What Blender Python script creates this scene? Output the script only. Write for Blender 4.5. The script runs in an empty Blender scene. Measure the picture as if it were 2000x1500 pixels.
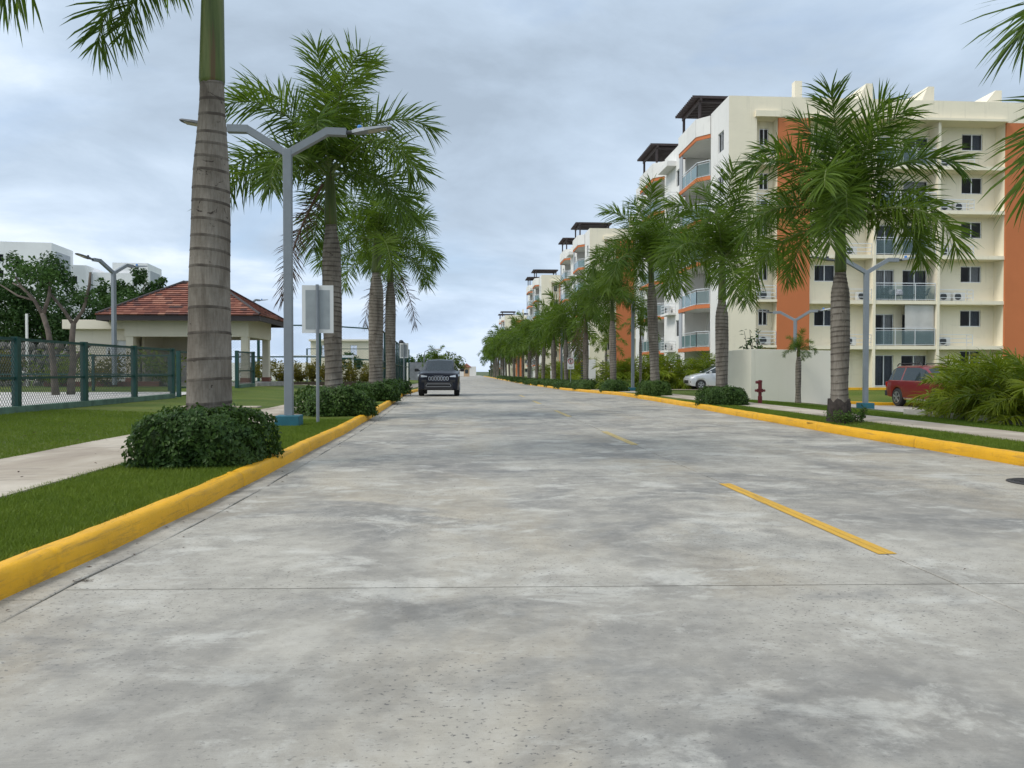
import bpy, bmesh, math, random
from mathutils import Vector, Matrix
R = math.radians
S = bpy.context.scene
COL = S.collection

# ------------------------------------------------------------------ camera
cam_d = bpy.data.cameras.new('camera'); cam = bpy.data.objects.new('camera', cam_d); COL.objects.link(cam)
cam_d.sensor_width = 36; cam_d.lens = 26.1; cam_d.clip_start = 0.05; cam_d.clip_end = 8000
cam.location = (0, 0, 1.1); cam.rotation_euler = (R(90 - 1.027), 0, R(-3.748))
S.camera = cam

# ------------------------------------------------------------------ sky
SUN_EL, SUN_AZ = 52, -112          # degrees; azimuth clockwise from +Y (the road)
w = bpy.data.worlds.new('World'); S.world = w; w.use_nodes = True
nt = w.node_tree; nt.nodes.clear()
def N(tree, t, **k):
    n = tree.nodes.new(t)
    for a, b in k.items(): setattr(n, a, b)
    return n
def L(tree, a, b): tree.links.new(a, b)
sky = N(nt, 'ShaderNodeTexSky', sky_type='NISHITA', sun_disc=False)
sky.sun_elevation = R(SUN_EL); sky.sun_rotation = R(SUN_AZ); sky.dust_density = 1.5; sky.ozone_density = 1.5
tc = N(nt, 'ShaderNodeTexCoord'); sep = N(nt, 'ShaderNodeSeparateXYZ'); L(nt, tc.outputs['Generated'], sep.inputs[0])
def wm(op, a, b=None, c=None):
    m = N(nt, 'ShaderNodeMath', operation=op)
    for i, v in enumerate((a, b, c)):
        if v is None: continue
        if isinstance(v, (int, float)): m.inputs[i].default_value = v
        else: L(nt, v, m.inputs[i])
    return m.outputs[0]
zc = wm('MAXIMUM', sep.outputs[2], 0.0)
zp = wm('ADD', zc, 0.16)
px = wm('DIVIDE', sep.outputs[0], zp); py = wm('DIVIDE', sep.outputs[1], zp)
cmb = N(nt, 'ShaderNodeCombineXYZ'); L(nt, px, cmb.inputs[0]); L(nt, py, cmb.inputs[1])
def wnoise(scale, det, rough, off, dist=0.0):
    mp = N(nt, 'ShaderNodeMapping'); mp.inputs['Location'].default_value = off
    L(nt, cmb.outputs[0], mp.inputs[0])
    n = N(nt, 'ShaderNodeTexNoise'); n.inputs['Scale'].default_value = scale; n.inputs['Detail'].default_value = det
    n.inputs['Roughness'].default_value = rough; n.inputs['Distortion'].default_value = dist
    L(nt, mp.outputs[0], n.inputs['Vector']); return n.outputs[0]
def wramp(fac, stops):
    r = N(nt, 'ShaderNodeValToRGB'); e = r.color_ramp.elements
    while len(e) > 1: e.remove(e[-1])
    for i, (p, c) in enumerate(stops):
        q = e[0] if i == 0 else e.new(p)
        q.position = p; q.color = (*c, 1)
    L(nt, fac, r.inputs[0]); return r.outputs[0]
def wmix(fac, a, b):
    m = N(nt, 'ShaderNodeMix', data_type='RGBA')
    if isinstance(fac, (int, float)): m.inputs[0].default_value = fac
    else: L(nt, fac, m.inputs[0])
    for s, v in ((6, a), (7, b)):
        if isinstance(v, tuple): m.inputs[s].default_value = (*v, 1)
        else: L(nt, v, m.inputs[s])
    return m.outputs[2]
n1 = wnoise(0.30, 5, 0.52, (-4.0, 3.0, 0), 0.3)
n2 = wnoise(1.0, 8, 0.60, (11.0, 2.2, 0), 0.35)
body = wramp(wm('ADD', wm('MULTIPLY', n1, 0.66), wm('MULTIPLY', n2, 0.34)),
             [(0.38, (0.29, 0.355, 0.435)), (0.45, (0.375, 0.458, 0.56)), (0.505, (0.475, 0.565, 0.675)), (0.565, (0.655, 0.715, 0.785))])
n3 = wnoise(0.75, 6, 0.55, (4.3, -3.7, 0), 0.5)
hole = wramp(n3, [(0.58, (0, 0, 0)), (0.72, (1, 1, 1))])
nish = N(nt, 'ShaderNodeMix', data_type='RGBA', blend_type='MULTIPLY'); nish.inputs[0].default_value = 1
L(nt, sky.outputs[0], nish.inputs[6]); nish.inputs[7].default_value = (0.11, 0.11, 0.11, 1)
open_sky = wmix(0.35, nish.outputs[2], (0.38, 0.52, 0.74))
c1 = wmix(wm('MULTIPLY', hole, 0.7), body, open_sky)
hz = N(nt, 'ShaderNodeMapRange'); hz.interpolation_type = 'SMOOTHSTEP'
for i, v in ((1, 0.0), (2, 0.16), (3, 1.0), (4, 0.0)): hz.inputs[i].default_value = v
L(nt, zc, hz.inputs[0])
c2 = wmix(wm('MULTIPLY', hz.outputs[0], 0.5), c1, (0.37, 0.48, 0.65))
bg = N(nt, 'ShaderNodeBackground'); bg.inputs[1].default_value = 1.0; L(nt, c2, bg.inputs[0])
wo = N(nt, 'ShaderNodeOutputWorld'); L(nt, bg.outputs[0], wo.inputs[0])

# ------------------------------------------------------------------ sun, behind thin cloud
sd = bpy.data.lights.new('sun', 'SUN'); sd.energy = 1.5; sd.angle = R(16); sd.color = (1.0, 0.95, 0.87)
so = bpy.data.objects.new('sun', sd); COL.objects.link(so)
dv = Vector((math.sin(R(SUN_AZ)) * math.cos(R(SUN_EL)), math.cos(R(SUN_AZ)) * math.cos(R(SUN_EL)), math.sin(R(SUN_EL))))
so.rotation_euler = dv.to_track_quat('Z', 'Y').to_euler(); so.location = (0, 0, 60)
S.view_settings.view_transform = 'Standard'; S.view_settings.look = 'None'
S.view_settings.exposure = 0.58; S.view_settings.gamma = 1.0; S.view_settings.use_curve_mapping = False
S.cycles.max_bounces = 6; S.cycles.diffuse_bounces = 3; S.cycles.glossy_bounces = 3; S.cycles.transparent_max_bounces = 16

# ------------------------------------------------------------------ helpers
class MB:
    def __init__(s): s.v = []; s.f = []; s.m = []
    def add(s, vs, fs, mi=0):
        b = len(s.v); s.v += [tuple(p) for p in vs]
        for f in fs: s.f.append([b + i for i in f]); s.m.append(mi)
        return s
    def box(s, x0, x1, y0, y1, z0, z1, mi=0):
        return s.add([(x0,y0,z0),(x1,y0,z0),(x1,y1,z0),(x0,y1,z0),(x0,y0,z1),(x1,y0,z1),(x1,y1,z1),(x0,y1,z1)],
                     [(0,3,2,1),(4,5,6,7),(0,1,5,4),(1,2,6,5),(2,3,7,6),(3,0,4,7)], mi)
    def quad(s, a, b, c, d, mi=0): return s.add([a,b,c,d], [(0,1,2,3)], mi)
    def bar(s, a, b, wx, wy, mi=0, up=(0,0,1)):
        a = Vector(a); b = Vector(b); d = (b-a).normalized(); up = Vector(up)
        if abs(d.dot(up)) > 0.98: up = Vector((1,0,0))
        sx = d.cross(up).normalized()*wx/2; sy = sx.cross(d).normalized()*wy/2
        vs = [p+q for p in (a,b) for q in (-sx-sy, sx-sy, sx+sy, -sx+sy)]
        return s.add(vs, [(0,1,2,3),(7,6,5,4),(0,4,5,1),(1,5,6,2),(2,6,7,3),(3,7,4,0)], mi)
    def tube(s, pts, rad, n=8, mi=0, cap=True):
        pts = [Vector(p) for p in pts]; k = len(pts)
        if not isinstance(rad, (list, tuple)): rad = [rad]*k
        b = len(s.v); ref = None
        for i, p in enumerate(pts):
            d = (pts[min(i+1,k-1)] - pts[max(i-1,0)]).normalized()
            if ref is None: ref = Vector((0,0,1)) if abs(d.z) < 0.9 else Vector((1,0,0))
            u = ref - d*ref.dot(d)
            if u.length < 1e-4: u = Vector((0,1,0)) - d*d.y
            u.normalize(); ref = u; q = d.cross(u)
            for j in range(n):
                a = 2*math.pi*j/n
                s.v.append(tuple(p + (u*math.cos(a) + q*math.sin(a))*rad[i]))
        for i in range(k-1):
            for j in range(n):
                s.f.append([b+i*n+j, b+i*n+(j+1)%n, b+(i+1)*n+(j+1)%n, b+(i+1)*n+j]); s.m.append(mi)
        if cap:
            s.f.append([b+j for j in range(n)][::-1]); s.m.append(mi)
            s.f.append([b+(k-1)*n+j for j in range(n)]); s.m.append(mi)
        return s
    def lathe(s, prof, n=16, c=(0,0,0), mi=0, axis='z'):
        b = len(s.v)
        for (r, z) in prof:
            for j in range(n):
                a = 2*math.pi*j/n; x, y = r*math.cos(a), r*math.sin(a)
                p = (x,y,z) if axis == 'z' else ((z,x,y) if axis == 'x' else (x,z,y))
                s.v.append((p[0]+c[0], p[1]+c[1], p[2]+c[2]))
        k = len(prof)
        for i in range(k-1):
            for j in range(n):
                s.f.append([b+i*n+j, b+i*n+(j+1)%n, b+(i+1)*n+(j+1)%n, b+(i+1)*n+j]); s.m.append(mi)
        s.f.append([b+j for j in range(n)][::-1]); s.m.append(mi)
        s.f.append([b+(k-1)*n+j for j in range(n)]); s.m.append(mi)
        return s
    def prism(s, poly, z0, z1, mi=0):
        n = len(poly)
        vs = [(x,y,z0) for x,y in poly] + [(x,y,z1) for x,y in poly]
        return s.add(vs, [list(range(n))[::-1], list(range(n,2*n))] + [[i,(i+1)%n,n+(i+1)%n,n+i] for i in range(n)], mi)
    def mesh(s, name, mats, smooth=False):
        me = bpy.data.meshes.new(name); me.from_pydata(s.v, [], s.f)
        if not isinstance(mats, (list, tuple)): mats = [mats]
        for m in mats: me.materials.append(m)
        if len(mats) > 1: me.polygons.foreach_set('material_index', s.m)
        if smooth: me.polygons.foreach_set('use_smooth', [True]*len(me.polygons))
        me.update(); return me
    def build(s, name, mats, parent=None, smooth=False, bevel=0, loc=None, rot=None):
        o = inst(name, s.mesh(name, mats, smooth), parent, loc, rot)
        if bevel:
            bm = bmesh.new(); bm.from_mesh(o.data)
            bmesh.ops.remove_doubles(bm, verts=bm.verts, dist=1e-5)
            bmesh.ops.bevel(bm, geom=[e for e in bm.edges if len(e.link_faces) == 2 and e.calc_face_angle(0) > 0.5], offset=bevel, segments=2, affect='EDGES', profile=0.5)
            bm.to_mesh(o.data); bm.free()
        return o
def inst(name, me, parent=None, loc=None, rot=None, scale=None):
    o = bpy.data.objects.new(name, me); COL.objects.link(o)
    if parent is not None: o.parent = parent
    if loc is not None: o.location = loc
    if rot is not None: o.rotation_euler = rot
    if scale is not None: o.scale = scale if isinstance(scale, (tuple, list)) else (scale,)*3
    return o
def tag(o, label=None, cat=None, group=None, kind=None):
    if label: o['label'] = label
    if cat: o['category'] = cat
    if group: o['group'] = group
    if kind: o['kind'] = kind
    return o
def empty(name, loc, rz=0):
    o = bpy.data.objects.new(name, None); COL.objects.link(o); o.location = loc; o.rotation_euler = (0,0,rz)
    o.empty_display_size = 0.2; return o
def copy_tree(o, parent=None):
    c = o.copy(); COL.objects.link(c); c.parent = parent
    for ch in list(o.children): copy_tree(ch, c)
    return c
def table(x, pts):
    if x <= pts[0][0]: return pts[0][1]
    for (a, b), (c, d) in zip(pts, pts[1:]):
        if x <= c: return b + (d-b)*(x-a)/(c-a)
    return pts[-1][1]
def sstep(a, b, x):
    t = max(0, min(1, (x-a)/(b-a))); return t*t*(3-2*t)
ORD = ['first','second','third','fourth','fifth','sixth','seventh','eighth','ninth','tenth','eleventh','twelfth','thirteenth','fourteenth','fifteenth','sixteenth','seventeenth','eighteenth','nineteenth','twentieth','twenty-first','twenty-second','twenty-third','twenty-fourth','twenty-fifth']

# ------------------------------------------------------------------ materials
class MN:
    """node material builder around one Principled BSDF"""
    def __init__(s, name, base=(0.5,0.5,0.5), rough=0.6, metal=0.0, spec=0.5):
        s.mat = bpy.data.materials.new(name); s.mat.use_nodes = True; s.t = s.mat.node_tree
        s.b = s.t.nodes['Principled BSDF']; s.out = s.t.nodes['Material Output']
        s.set('Base Color', (*base, 1)); s.set('Roughness', rough); s.set('Metallic', metal); s.set('Specular IOR Level', spec)
        s._pos = None
    def set(s, k, v):
        if hasattr(v, 'is_output') or isinstance(v, bpy.types.NodeSocket): L(s.t, v, s.b.inputs[k])
        else: s.b.inputs[k].default_value = v
    def pos(s, kind='Position'):
        if kind == 'Position':
            g = N(s.t, 'ShaderNodeNewGeometry'); return g.outputs['Position']
        c = N(s.t, 'ShaderNodeTexCoord'); return c.outputs[kind]
    def mapped(s, vec, scale=(1,1,1), loc=(0,0,0), rot=(0,0,0)):
        m = N(s.t, 'ShaderNodeMapping'); m.inputs['Scale'].default_value = scale; m.inputs['Location'].default_value = loc; m.inputs['Rotation'].default_value = rot
        L(s.t, vec, m.inputs[0]); return m.outputs[0]
    def noise(s, vec, scale, det=4, rough=0.55, dist=0.0):
        n = N(s.t, 'ShaderNodeTexNoise'); n.inputs['Scale'].default_value = scale; n.inputs['Detail'].default_value = det
        n.inputs['Roughness'].default_value = rough; n.inputs['Distortion'].default_value = dist
        if vec is not None: L(s.t, vec, n.inputs['Vector'])
        return n.outputs[0]
    def voro(s, vec, scale, feat='F1'):
        n = N(s.t, 'ShaderNodeTexVoronoi', feature=feat); n.inputs['Scale'].default_value = scale
        L(s.t, vec, n.inputs['Vector']); return n.outputs['Distance']
    def ramp(s, fac, stops, interp='LINEAR'):
        r = N(s.t, 'ShaderNodeValToRGB'); r.color_ramp.interpolation = interp; e = r.color_ramp.elements
        while len(e) > 1: e.remove(e[-1])
        for i, (p, c) in enumerate(stops):
            if isinstance(c, (int, float)): c = (c,c,c)
            q = e[0] if i == 0 else e.new(p)
            q.position = p; q.color = (*c, 1)
        L(s.t, fac, r.inputs[0]); return r.outputs[0]
    def mix(s, fac, a, b, mode='MIX'):
        m = N(s.t, 'ShaderNodeMix', data_type='RGBA', blend_type=mode)
        if isinstance(fac, (int, float)): m.inputs[0].default_value = fac
        else: L(s.t, fac, m.inputs[0])
        for k, v in ((6, a), (7, b)):
            if isinstance(v, tuple): m.inputs[k].default_value = (*v, 1)
            else: L(s.t, v, m.inputs[k])
        return m.outputs[2]
    def math(s, op, a, b=0.0):
        m = N(s.t, 'ShaderNodeMath', operation=op)
        for i, v in enumerate((a, b)):
            if isinstance(v, (int, float)): m.inputs[i].default_value = v
            else: L(s.t, v, m.inputs[i])
        return m.outputs[0]
    def rand(s):
        return N(s.t, 'ShaderNodeObjectInfo').outputs['Random']
    def bump(s, h, strength=0.3, dist=0.02):
        b = N(s.t, 'ShaderNodeBump'); b.inputs['Strength'].default_value = strength; b.inputs['Distance'].default_value = dist
        L(s.t, h, b.inputs['Height']); L(s.t, b.outputs[0], s.b.inputs['Normal'])
    def translucent(s, col, fac=0.3):
        tr = N(s.t, 'ShaderNodeBsdfTranslucent')
        if isinstance(col, tuple): tr.inputs[0].default_value = (*col, 1)
        else: L(s.t, col, tr.inputs[0])
        m = N(s.t, 'ShaderNodeMixShader'); m.inputs[0].default_value = fac
        L(s.t, s.b.outputs[0], m.inputs[1]); L(s.t, tr.outputs[0], m.inputs[2]); L(s.t, m.outputs[0], s.out.inputs[0])
    def see_through(s, fac):
        tr = N(s.t, 'ShaderNodeBsdfTransparent'); m = N(s.t, 'ShaderNodeMixShader')
        if isinstance(fac, (int, float)): m.inputs[0].default_value = fac
        else: L(s.t, fac, m.inputs[0])
        L(s.t, s.b.outputs[0], m.inputs[1]); L(s.t, tr.outputs[0], m.inputs[2]); L(s.t, m.outputs[0], s.out.inputs[0])
        return tr
def plain(name, base, rough=0.6, metal=0.0, var=0.12, scale=3.0, bump=0.0, bscale=60, coord='Position', spec=0.5):
    m = MN(name, base, rough, metal, spec); p = m.pos(coord)
    if var:
        n = m.noise(p, scale, 5, 0.6)
        m.set('Base Color', m.mix(m.ramp(n, [(0.3, 0), (0.7, 1)]), tuple(c*(1-var) for c in base), tuple(min(1, c*(1+var)) for c in base)))
    if bump: m.bump(m.noise(p, bscale, 4, 0.6), bump, 0.01)
    return m.mat
def leaf_mat(name, dark, light, rough=0.45, trans=0.3, scale=1.2, yellow=None):
    m = MN(name, dark, max(rough, 0.5), spec=0.22); p = m.pos()
    n = m.math('ADD', m.math('MULTIPLY', m.noise(p, scale, 3), 0.7), m.math('MULTIPLY', m.rand(), 0.3))
    c = m.mix(m.ramp(n, [(0.3, 0), (0.7, 1)]), dark, light)
    n2 = m.noise(p, 18, 2)
    c = m.mix(m.ramp(n2, [(0.45, 0), (0.75, 0.55)]), c, tuple(min(1, q*1.5) for q in light))
    if yellow: c = m.mix(m.ramp(m.noise(p, 2.3, 3), [(0.56, 0), (0.72, 0.8)]), c, yellow)
    m.set('Base Color', c)
    m.translucent(m.mix(0.5, c, tuple(min(1, q*2.2) for q in light)), trans)
    return m.mat

# concrete of the road
def road_mat():
    m = MN('road_concrete', rough=0.75); p = m.pos()
    ps = m.mapped(p, (0.8, 0.8, 1)); base = m.noise(ps, 0.85, 10, 0.66, 0.5)
    c = m.ramp(base, [(0.30, (0.225,0.223,0.217)), (0.43, (0.315,0.306,0.286)), (0.53, (0.405,0.392,0.360)), (0.66, (0.52,0.505,0.468))])
    # tan stains
    st = m.ramp(m.noise(m.mapped(p, (0.8,0.35,1), (5,1,0)), 0.7, 7, 0.62, 0.4), [(0.50, 0), (0.64, 0.8)])
    c = m.mix(st, c, m.mix(0.5, c, (0.47,0.40,0.29)))
    # damp blue-grey patches
    dp = m.ramp(m.noise(m.mapped(p, (0.75,0.9,1), (1.7,9.3,0)), 0.8, 8, 0.6, 0.6), [(0.53, 0), (0.63, 0.75)])
    c = m.mix(dp, c, (0.20,0.203,0.205))
    # pale laitance streaks
    lt = m.ramp(m.noise(m.mapped(p, (0.9,1.3,1), (8,2,0)), 1.5, 11, 0.72, 0.4), [(0.535, 0), (0.62, 0.7)])
    c = m.mix(lt, c, (0.58,0.58,0.555))
    # damp patches with their own outlines
    for (cx, cy, rx_, ry_, k_) in ((-0.1,3.25,0.55,0.36,0.62),(1.75,4.7,0.85,0.55,0.55),(-0.55,2.62,0.55,0.3,0.4),(0.95,2.25,0.7,0.35,0.45),(3.9,6.4,1.2,0.5,0.45),(-0.3,9.5,1.2,1.5,0.35),(1.0,14.5,1.3,2.2,0.35)):
        dn = m.noise(m.mapped(p, (1,1,1), (cx*3.1,cy*1.7,0)), 2.6, 7, 0.62)
        v_ = N(m.t, 'ShaderNodeVectorMath', operation='LENGTH'); L(m.t, m.mapped(p, (1/rx_,1/ry_,0), (-cx/rx_,-cy/ry_,0)), v_.inputs[0])
        f_ = m.math('ADD', v_.outputs['Value'], m.math('MULTIPLY', m.math('SUBTRACT', dn, 0.5), 3.2))
        c = m.mix(m.ramp(f_, [(0.35, k_), (1.0, 0)]), c, m.mix(1.0, c, (0.52,0.54,0.57), 'MULTIPLY'))
    br = m.noise(m.mapped(p, (3,160,1)), 1.0, 3, 0.6)
    c = m.mix(m.ramp(br, [(0.3, 0), (0.7, 0.35)]), c, m.mix(1.0, c, (0.72,0.72,0.72), 'MULTIPLY'))
    mm = m.noise(m.mapped(p, (1,1.15,1)), 5.5, 9, 0.72, 0.3)
    c = m.mix(m.ramp(mm, [(0.36, 0.42), (0.52, 0)]), c, m.mix(1.0, c, (0.66,0.66,0.67), 'MULTIPLY'))
    c = m.mix(m.ramp(mm, [(0.50, 0), (0.66, 0.32)]), c, (0.53,0.525,0.50))
    # tyre-darkened wheel paths and oil spots
    tw = m.noise(m.mapped(p, (1.6,0.05,1), (2.4,0,0)), 0.9, 4, 0.6, 0.2)
    c = m.mix(m.ramp(tw, [(0.52, 0), (0.66, 0.35)]), c, m.mix(1.0, c, (0.62,0.62,0.64), 'MULTIPLY'))
    ov = m.ramp(m.voro(m.mapped(p, (1,1,1), (0.3,0.7,0)), 1.1), [(0.05, 0.55), (0.16, 0)])
    c = m.mix(m.math('MULTIPLY', ov, m.ramp(m.noise(p, 0.9, 3), [(0.5, 0), (0.6, 1)])), c, (0.12,0.118,0.115))
    # pits
    pit = m.ramp(m.noise(m.mapped(p, (1,1.5,1)), 42, 3, 0.62), [(0.60, 0), (0.66, 1)])
    pm = m.ramp(m.noise(p, 0.7, 5, 0.6), [(0.38, 0.10), (0.58, 0.95)])
    pf = m.math('MULTIPLY', pit, pm)
    c = m.mix(pf, c, (0.085,0.085,0.088))
    g = m.noise(p, 240, 2, 0.6)
    c = m.mix(m.ramp(g, [(0.3, 0), (0.7, 0.4)]), c, m.mix(1.0, c, (0.70,0.70,0.70), 'MULTIPLY'))
    c = m.mix(m.math('MULTIPLY', m.rand(), 0.14), c, (0.20,0.20,0.20))
    c = m.mix(1.0, c, (1.0,0.968,0.905), 'MULTIPLY')
    m.set('Base Color', c)
    m.set('Roughness', m.ramp(base, [(0.3, 0.62), (0.7, 0.82)]))
    h = m.math('SUBTRACT', m.math('MULTIPLY', m.noise(p, 90, 4, 0.65), 0.5), m.math('MULTIPLY', pf, 0.8))
    m.bump(h, 0.35, 0.004)
    return m.mat
M_ROAD = road_mat()
def pave_mat():
    m = MN('sidewalk_concrete', rough=0.8); p = m.pos()
    b = m.noise(m.mapped(p, (1,0.5,1)), 1.2, 7, 0.6, 0.3)
    c = m.ramp(b, [(0.3, (0.28,0.225,0.175)), (0.48, (0.40,0.34,0.265)), (0.66, (0.53,0.47,0.385))])
    st = m.ramp(m.noise(m.mapped(p, (1.2,9,1)), 0.9, 5, 0.65), [(0.55, 0), (0.7, 0.6)])
    c = m.mix(st, c, (0.20,0.17,0.145))
    g = m.noise(p, 130, 3, 0.6); c = m.mix(m.ramp(g, [(0.3, 0), (0.7, 0.3)]), c, m.mix(1.0, c, (0.65,0.65,0.65), 'MULTIPLY'))
    m.set('Base Color', c); m.bump(g, 0.3, 0.004); return m.mat
M_PAVE = pave_mat()
def lawn_mat():
    m = MN('lawn_grass', rough=0.8, spec=0.2); p = m.pos()
    a = m.noise(p, 0.35, 5, 0.6, 0.3); b = m.noise(p, 3.5, 5, 0.65); d = m.noise(m.mapped(p, (1,1,3)), 70, 3, 0.7)
    c = m.ramp(a, [(0.35, (0.066,0.112,0.010)), (0.55, (0.112,0.152,0.020)), (0.7, (0.18,0.186,0.038))])
    c = m.mix(m.ramp(b, [(0.5, 0), (0.72, 0.55)]), c, (0.115,0.13,0.040))
    c = m.mix(m.ramp(d, [(0.3, 0.75), (0.6, 0)]), c, m.mix(1.0, c, (0.45,0.5,0.4), 'MULTIPLY'))
    m.set('Base Color', c); m.bump(d, 0.8, 0.03); return m.mat
M_LAWN = lawn_mat()
def kerb_mat(name, base, dirt):
    m = MN(name, rough=0.55); p = m.pos()
    a = m.noise(p, 1.8, 6, 0.65); b = m.noise(p, 14, 5, 0.7)
    c = m.mix(m.ramp(a, [(0.35, 0), (0.7, 1)]), base, tuple(q*0.80 for q in base))
    c = m.mix(m.ramp(b, [(0.58, 0), (0.74, 0.55)]), c, dirt)
    c = m.mix(m.ramp(m.noise(m.mapped(p, (1,1,0.4)), 5.5, 6, 0.7, 0.6), [(0.60, 0), (0.70, 0.5)]), c, tuple(q*0.7 for q in dirt))
    sc = m.ramp(m.noise(m.mapped(p, (9,0.7,9)), 2.2, 7, 0.75, 0.3), [(0.53, 0), (0.66, 0.75)]); c = m.mix(sc, c, tuple(q*0.45+0.03 for q in base))
    ch = m.ramp(m.noise(p, 9, 8, 0.8), [(0.66, 0), (0.69, 0.85)]); c = m.mix(ch, c, (0.36,0.33,0.28))
    m.set('Base Color', c); m.bump(m.noise(p, 38, 6, 0.7), 0.6, 0.010); return m.mat
M_KERB = kerb_mat('kerb_yellow_paint', (0.78,0.405,0.006), (0.40,0.205,0.015))
M_LINE = kerb_mat('road_line_yellow', (0.66,0.38,0.04), (0.42,0.34,0.19))
M_LINE_OLD = kerb_mat('road_line_worn', (0.56,0.42,0.16), (0.46,0.42,0.34))
M_SOIL = plain('soil', (0.055,0.042,0.030), 0.95, var=0.3, scale=6, bump=0.6, bscale=25)
M_GRAVEL = plain('white_gravel', (0.50,0.48,0.45), 0.9, var=0.25, scale=14, bump=0.8, bscale=30)
M_EARTH = plain('earth_ground', (0.07,0.095,0.035), 0.95, var=0.3, scale=0.3)
M_ASPH = plain('lot_concrete', (0.34,0.31,0.27), 0.85, var=0.2, scale=0.8, bump=0.2)
M_JOINT = plain('joint_sealant', (0.045,0.043,0.040), 0.9, var=0.3, scale=9)

# ------------------------------------------------------------------ heights
ZR = [(-50,0),(33,0),(38,-0.07),(51,-0.24),(87,-0.46),(244,-0.75),(600,-1.1),(5000,-6)]
def zr(y): return table(y, ZR)
def zL(x, y):
    a = sstep(5.0, 9.3, -x)
    return zr(y) + 0.12 + a*0.12 + a*sstep(23, 33, y)*0.18*(1 - sstep(44, 60, y))
def zRt(x, y):
    near = table(x, [(6.4,0.115),(8.9,0.10),(11,0.0),(14,-0.2),(17.7,-0.40),(22,-0.42),(60,-0.42)])
    far = 0.10 + zr(y)
    if y < 31: return near
    t = sstep(31, 41, y) if x > 11 else sstep(31, 34, y)
    return near*(1-t) + far*t
KL = [(-6,-2.30),(3.6,-2.22),(4.8,-2.14),(6.3,-2.08),(9,-2.07),(13,-2.06),(17,-2.12),(22,-2.25),(28,-2.45),(35,-2.70),(44,-2.75),(80,-2.9),(150,-3.2),(260,-3.4)]
KR = [(-6,6.5),(8.5,6.45),(12.9,6.5),(16.3,6.6),(21.5,6.8),(30,6.95),(45,6.95),(90,6.9),(150,6.8),(260,6.6)]
def kl(y): return table(y, KL)
def kr(y): return table(y, KR)
YS = [-6+i*0.75 for i in range(60)] + [39+i*1.5 for i in range(24)] + [75+i*5 for i in range(38)]

# ------------------------------------------------------------------ ground and road
def grid(name, xs, ys, zf, mat, kind='structure', parent=None):
    b = MB(); nx = len(xs(0) if callable(xs) else xs)
    for y in ys:
        for x in (xs(y) if callable(xs) else xs): b.v.append((x, y, zf(x, y)))
    for j in range(len(ys)-1):
        for i in range(nx-1):
            b.f.append([j*nx+i, j*nx+i+1, (j+1)*nx+i+1, (j+1)*nx+i]); b.m.append(0)
    o = b.build(name, mat, parent, smooth=True)
    if parent is None: tag(o, kind=kind)
    return o
grid('ground', [-3000,-600,-200,-60,0,60,200,600,3000], [-200,-20,33,51,87,160,244,400,600,1500,5000], lambda x, y: zr(y)-0.55, M_EARTH)
# road: slabs cast in two lanes with open joints
road = empty('road', (0,0,0)); tag(road, 'pale grey concrete street of cast slabs with open joints', kind='structure')
bed = MB()
yb = [-6,0,10,20,33,38,45,51,60,75,87,120,170,244,300]
for y0, y1 in zip(yb, yb[1:]):
    bed.quad((kl(y0)-0.05,y0,zr(y0)-0.02),(kr(y0)+0.05,y0,zr(y0)-0.02),(kr(y1)+0.05,y1,zr(y1)-0.02),(kl(y1)-0.05,y1,zr(y1)-0.02))
bed.build('joint_bed', M_JOINT, road)
GUT = 0.20
JY = [-4.2, -0.1, 3.76, 7.68, 11.6, 15.5, 19.4, 23.3, 27.2, 31.1, 35.0, 39, 43, 47, 51, 55, 59]
XC = 2.535
random.seed(5)
def slab(x0f, x1f, y0, y1, name='slab', g=0.006):
    b = MB(); k = 5; rows = []
    for i in range(k+1):
        y = y0+g + (y1-y0-2*g)*i/k; z = zr(y)
        j0 = random.uniform(-1,1)*0.004; j1 = random.uniform(-1,1)*0.004
        rows.append([(x0f(y)+g+j0, y, z-0.05),(x0f(y)+g+j0, y, z-0.004),(x0f(y)+g+j0+0.006, y, z),(x1f(y)-g+j1-0.006, y, z),(x1f(y)-g+j1, y, z-0.004),(x1f(y)-g+j1, y, z-0.05)])
    for r in rows: b.v += [(q[0], q[1]-0.042*q[0], q[2]) for q in r]
    for i in range(k):
        for j in range(5):
            b.f.append([i*6+j+1, i*6+j, (i+1)*6+j, (i+1)*6+j+1][::-1]); b.m.append(0)
    b.f.append(list(range(6))); b.m.append(0); b.f.append([k*6+q for q in range(6)][::-1]); b.m.append(0)
    return b.build(name, M_ROAD, road)
for a, c in zip(JY, JY[1:]):
    slab(lambda y: kl(y)+GUT, lambda y: XC, a, c); slab(lambda y: XC, lambda y: kr(y)-0.02, a, c)
b = MB()                                                              # farther slabs read as one surface
fy = [59,63,70,80,95,110,130,150,180,215,244,270,300]
for a, c in zip(fy, fy[1:]):
    b.quad((kl(a)+GUT,a,zr(a)),(kr(a),a,zr(a)),(kr(c),c,zr(c)),(kl(c)+GUT,c,zr(c)))
tag(b.build('far_slabs', M_ROAD, road), kind='stuff')
def gutter_piece(a, c):
    slab(lambda y: kl(y)-0.03, lambda y: kl(y)+GUT - 0.012*math.sin(y*5.1) - 0.008*math.sin(y*13), a, c, 'gutter_slab', 0.004)
gy = [-4.2+1.95*i for i in range(33)]
for a, c in zip(gy, gy[1:]): gutter_piece(a, c)
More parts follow.
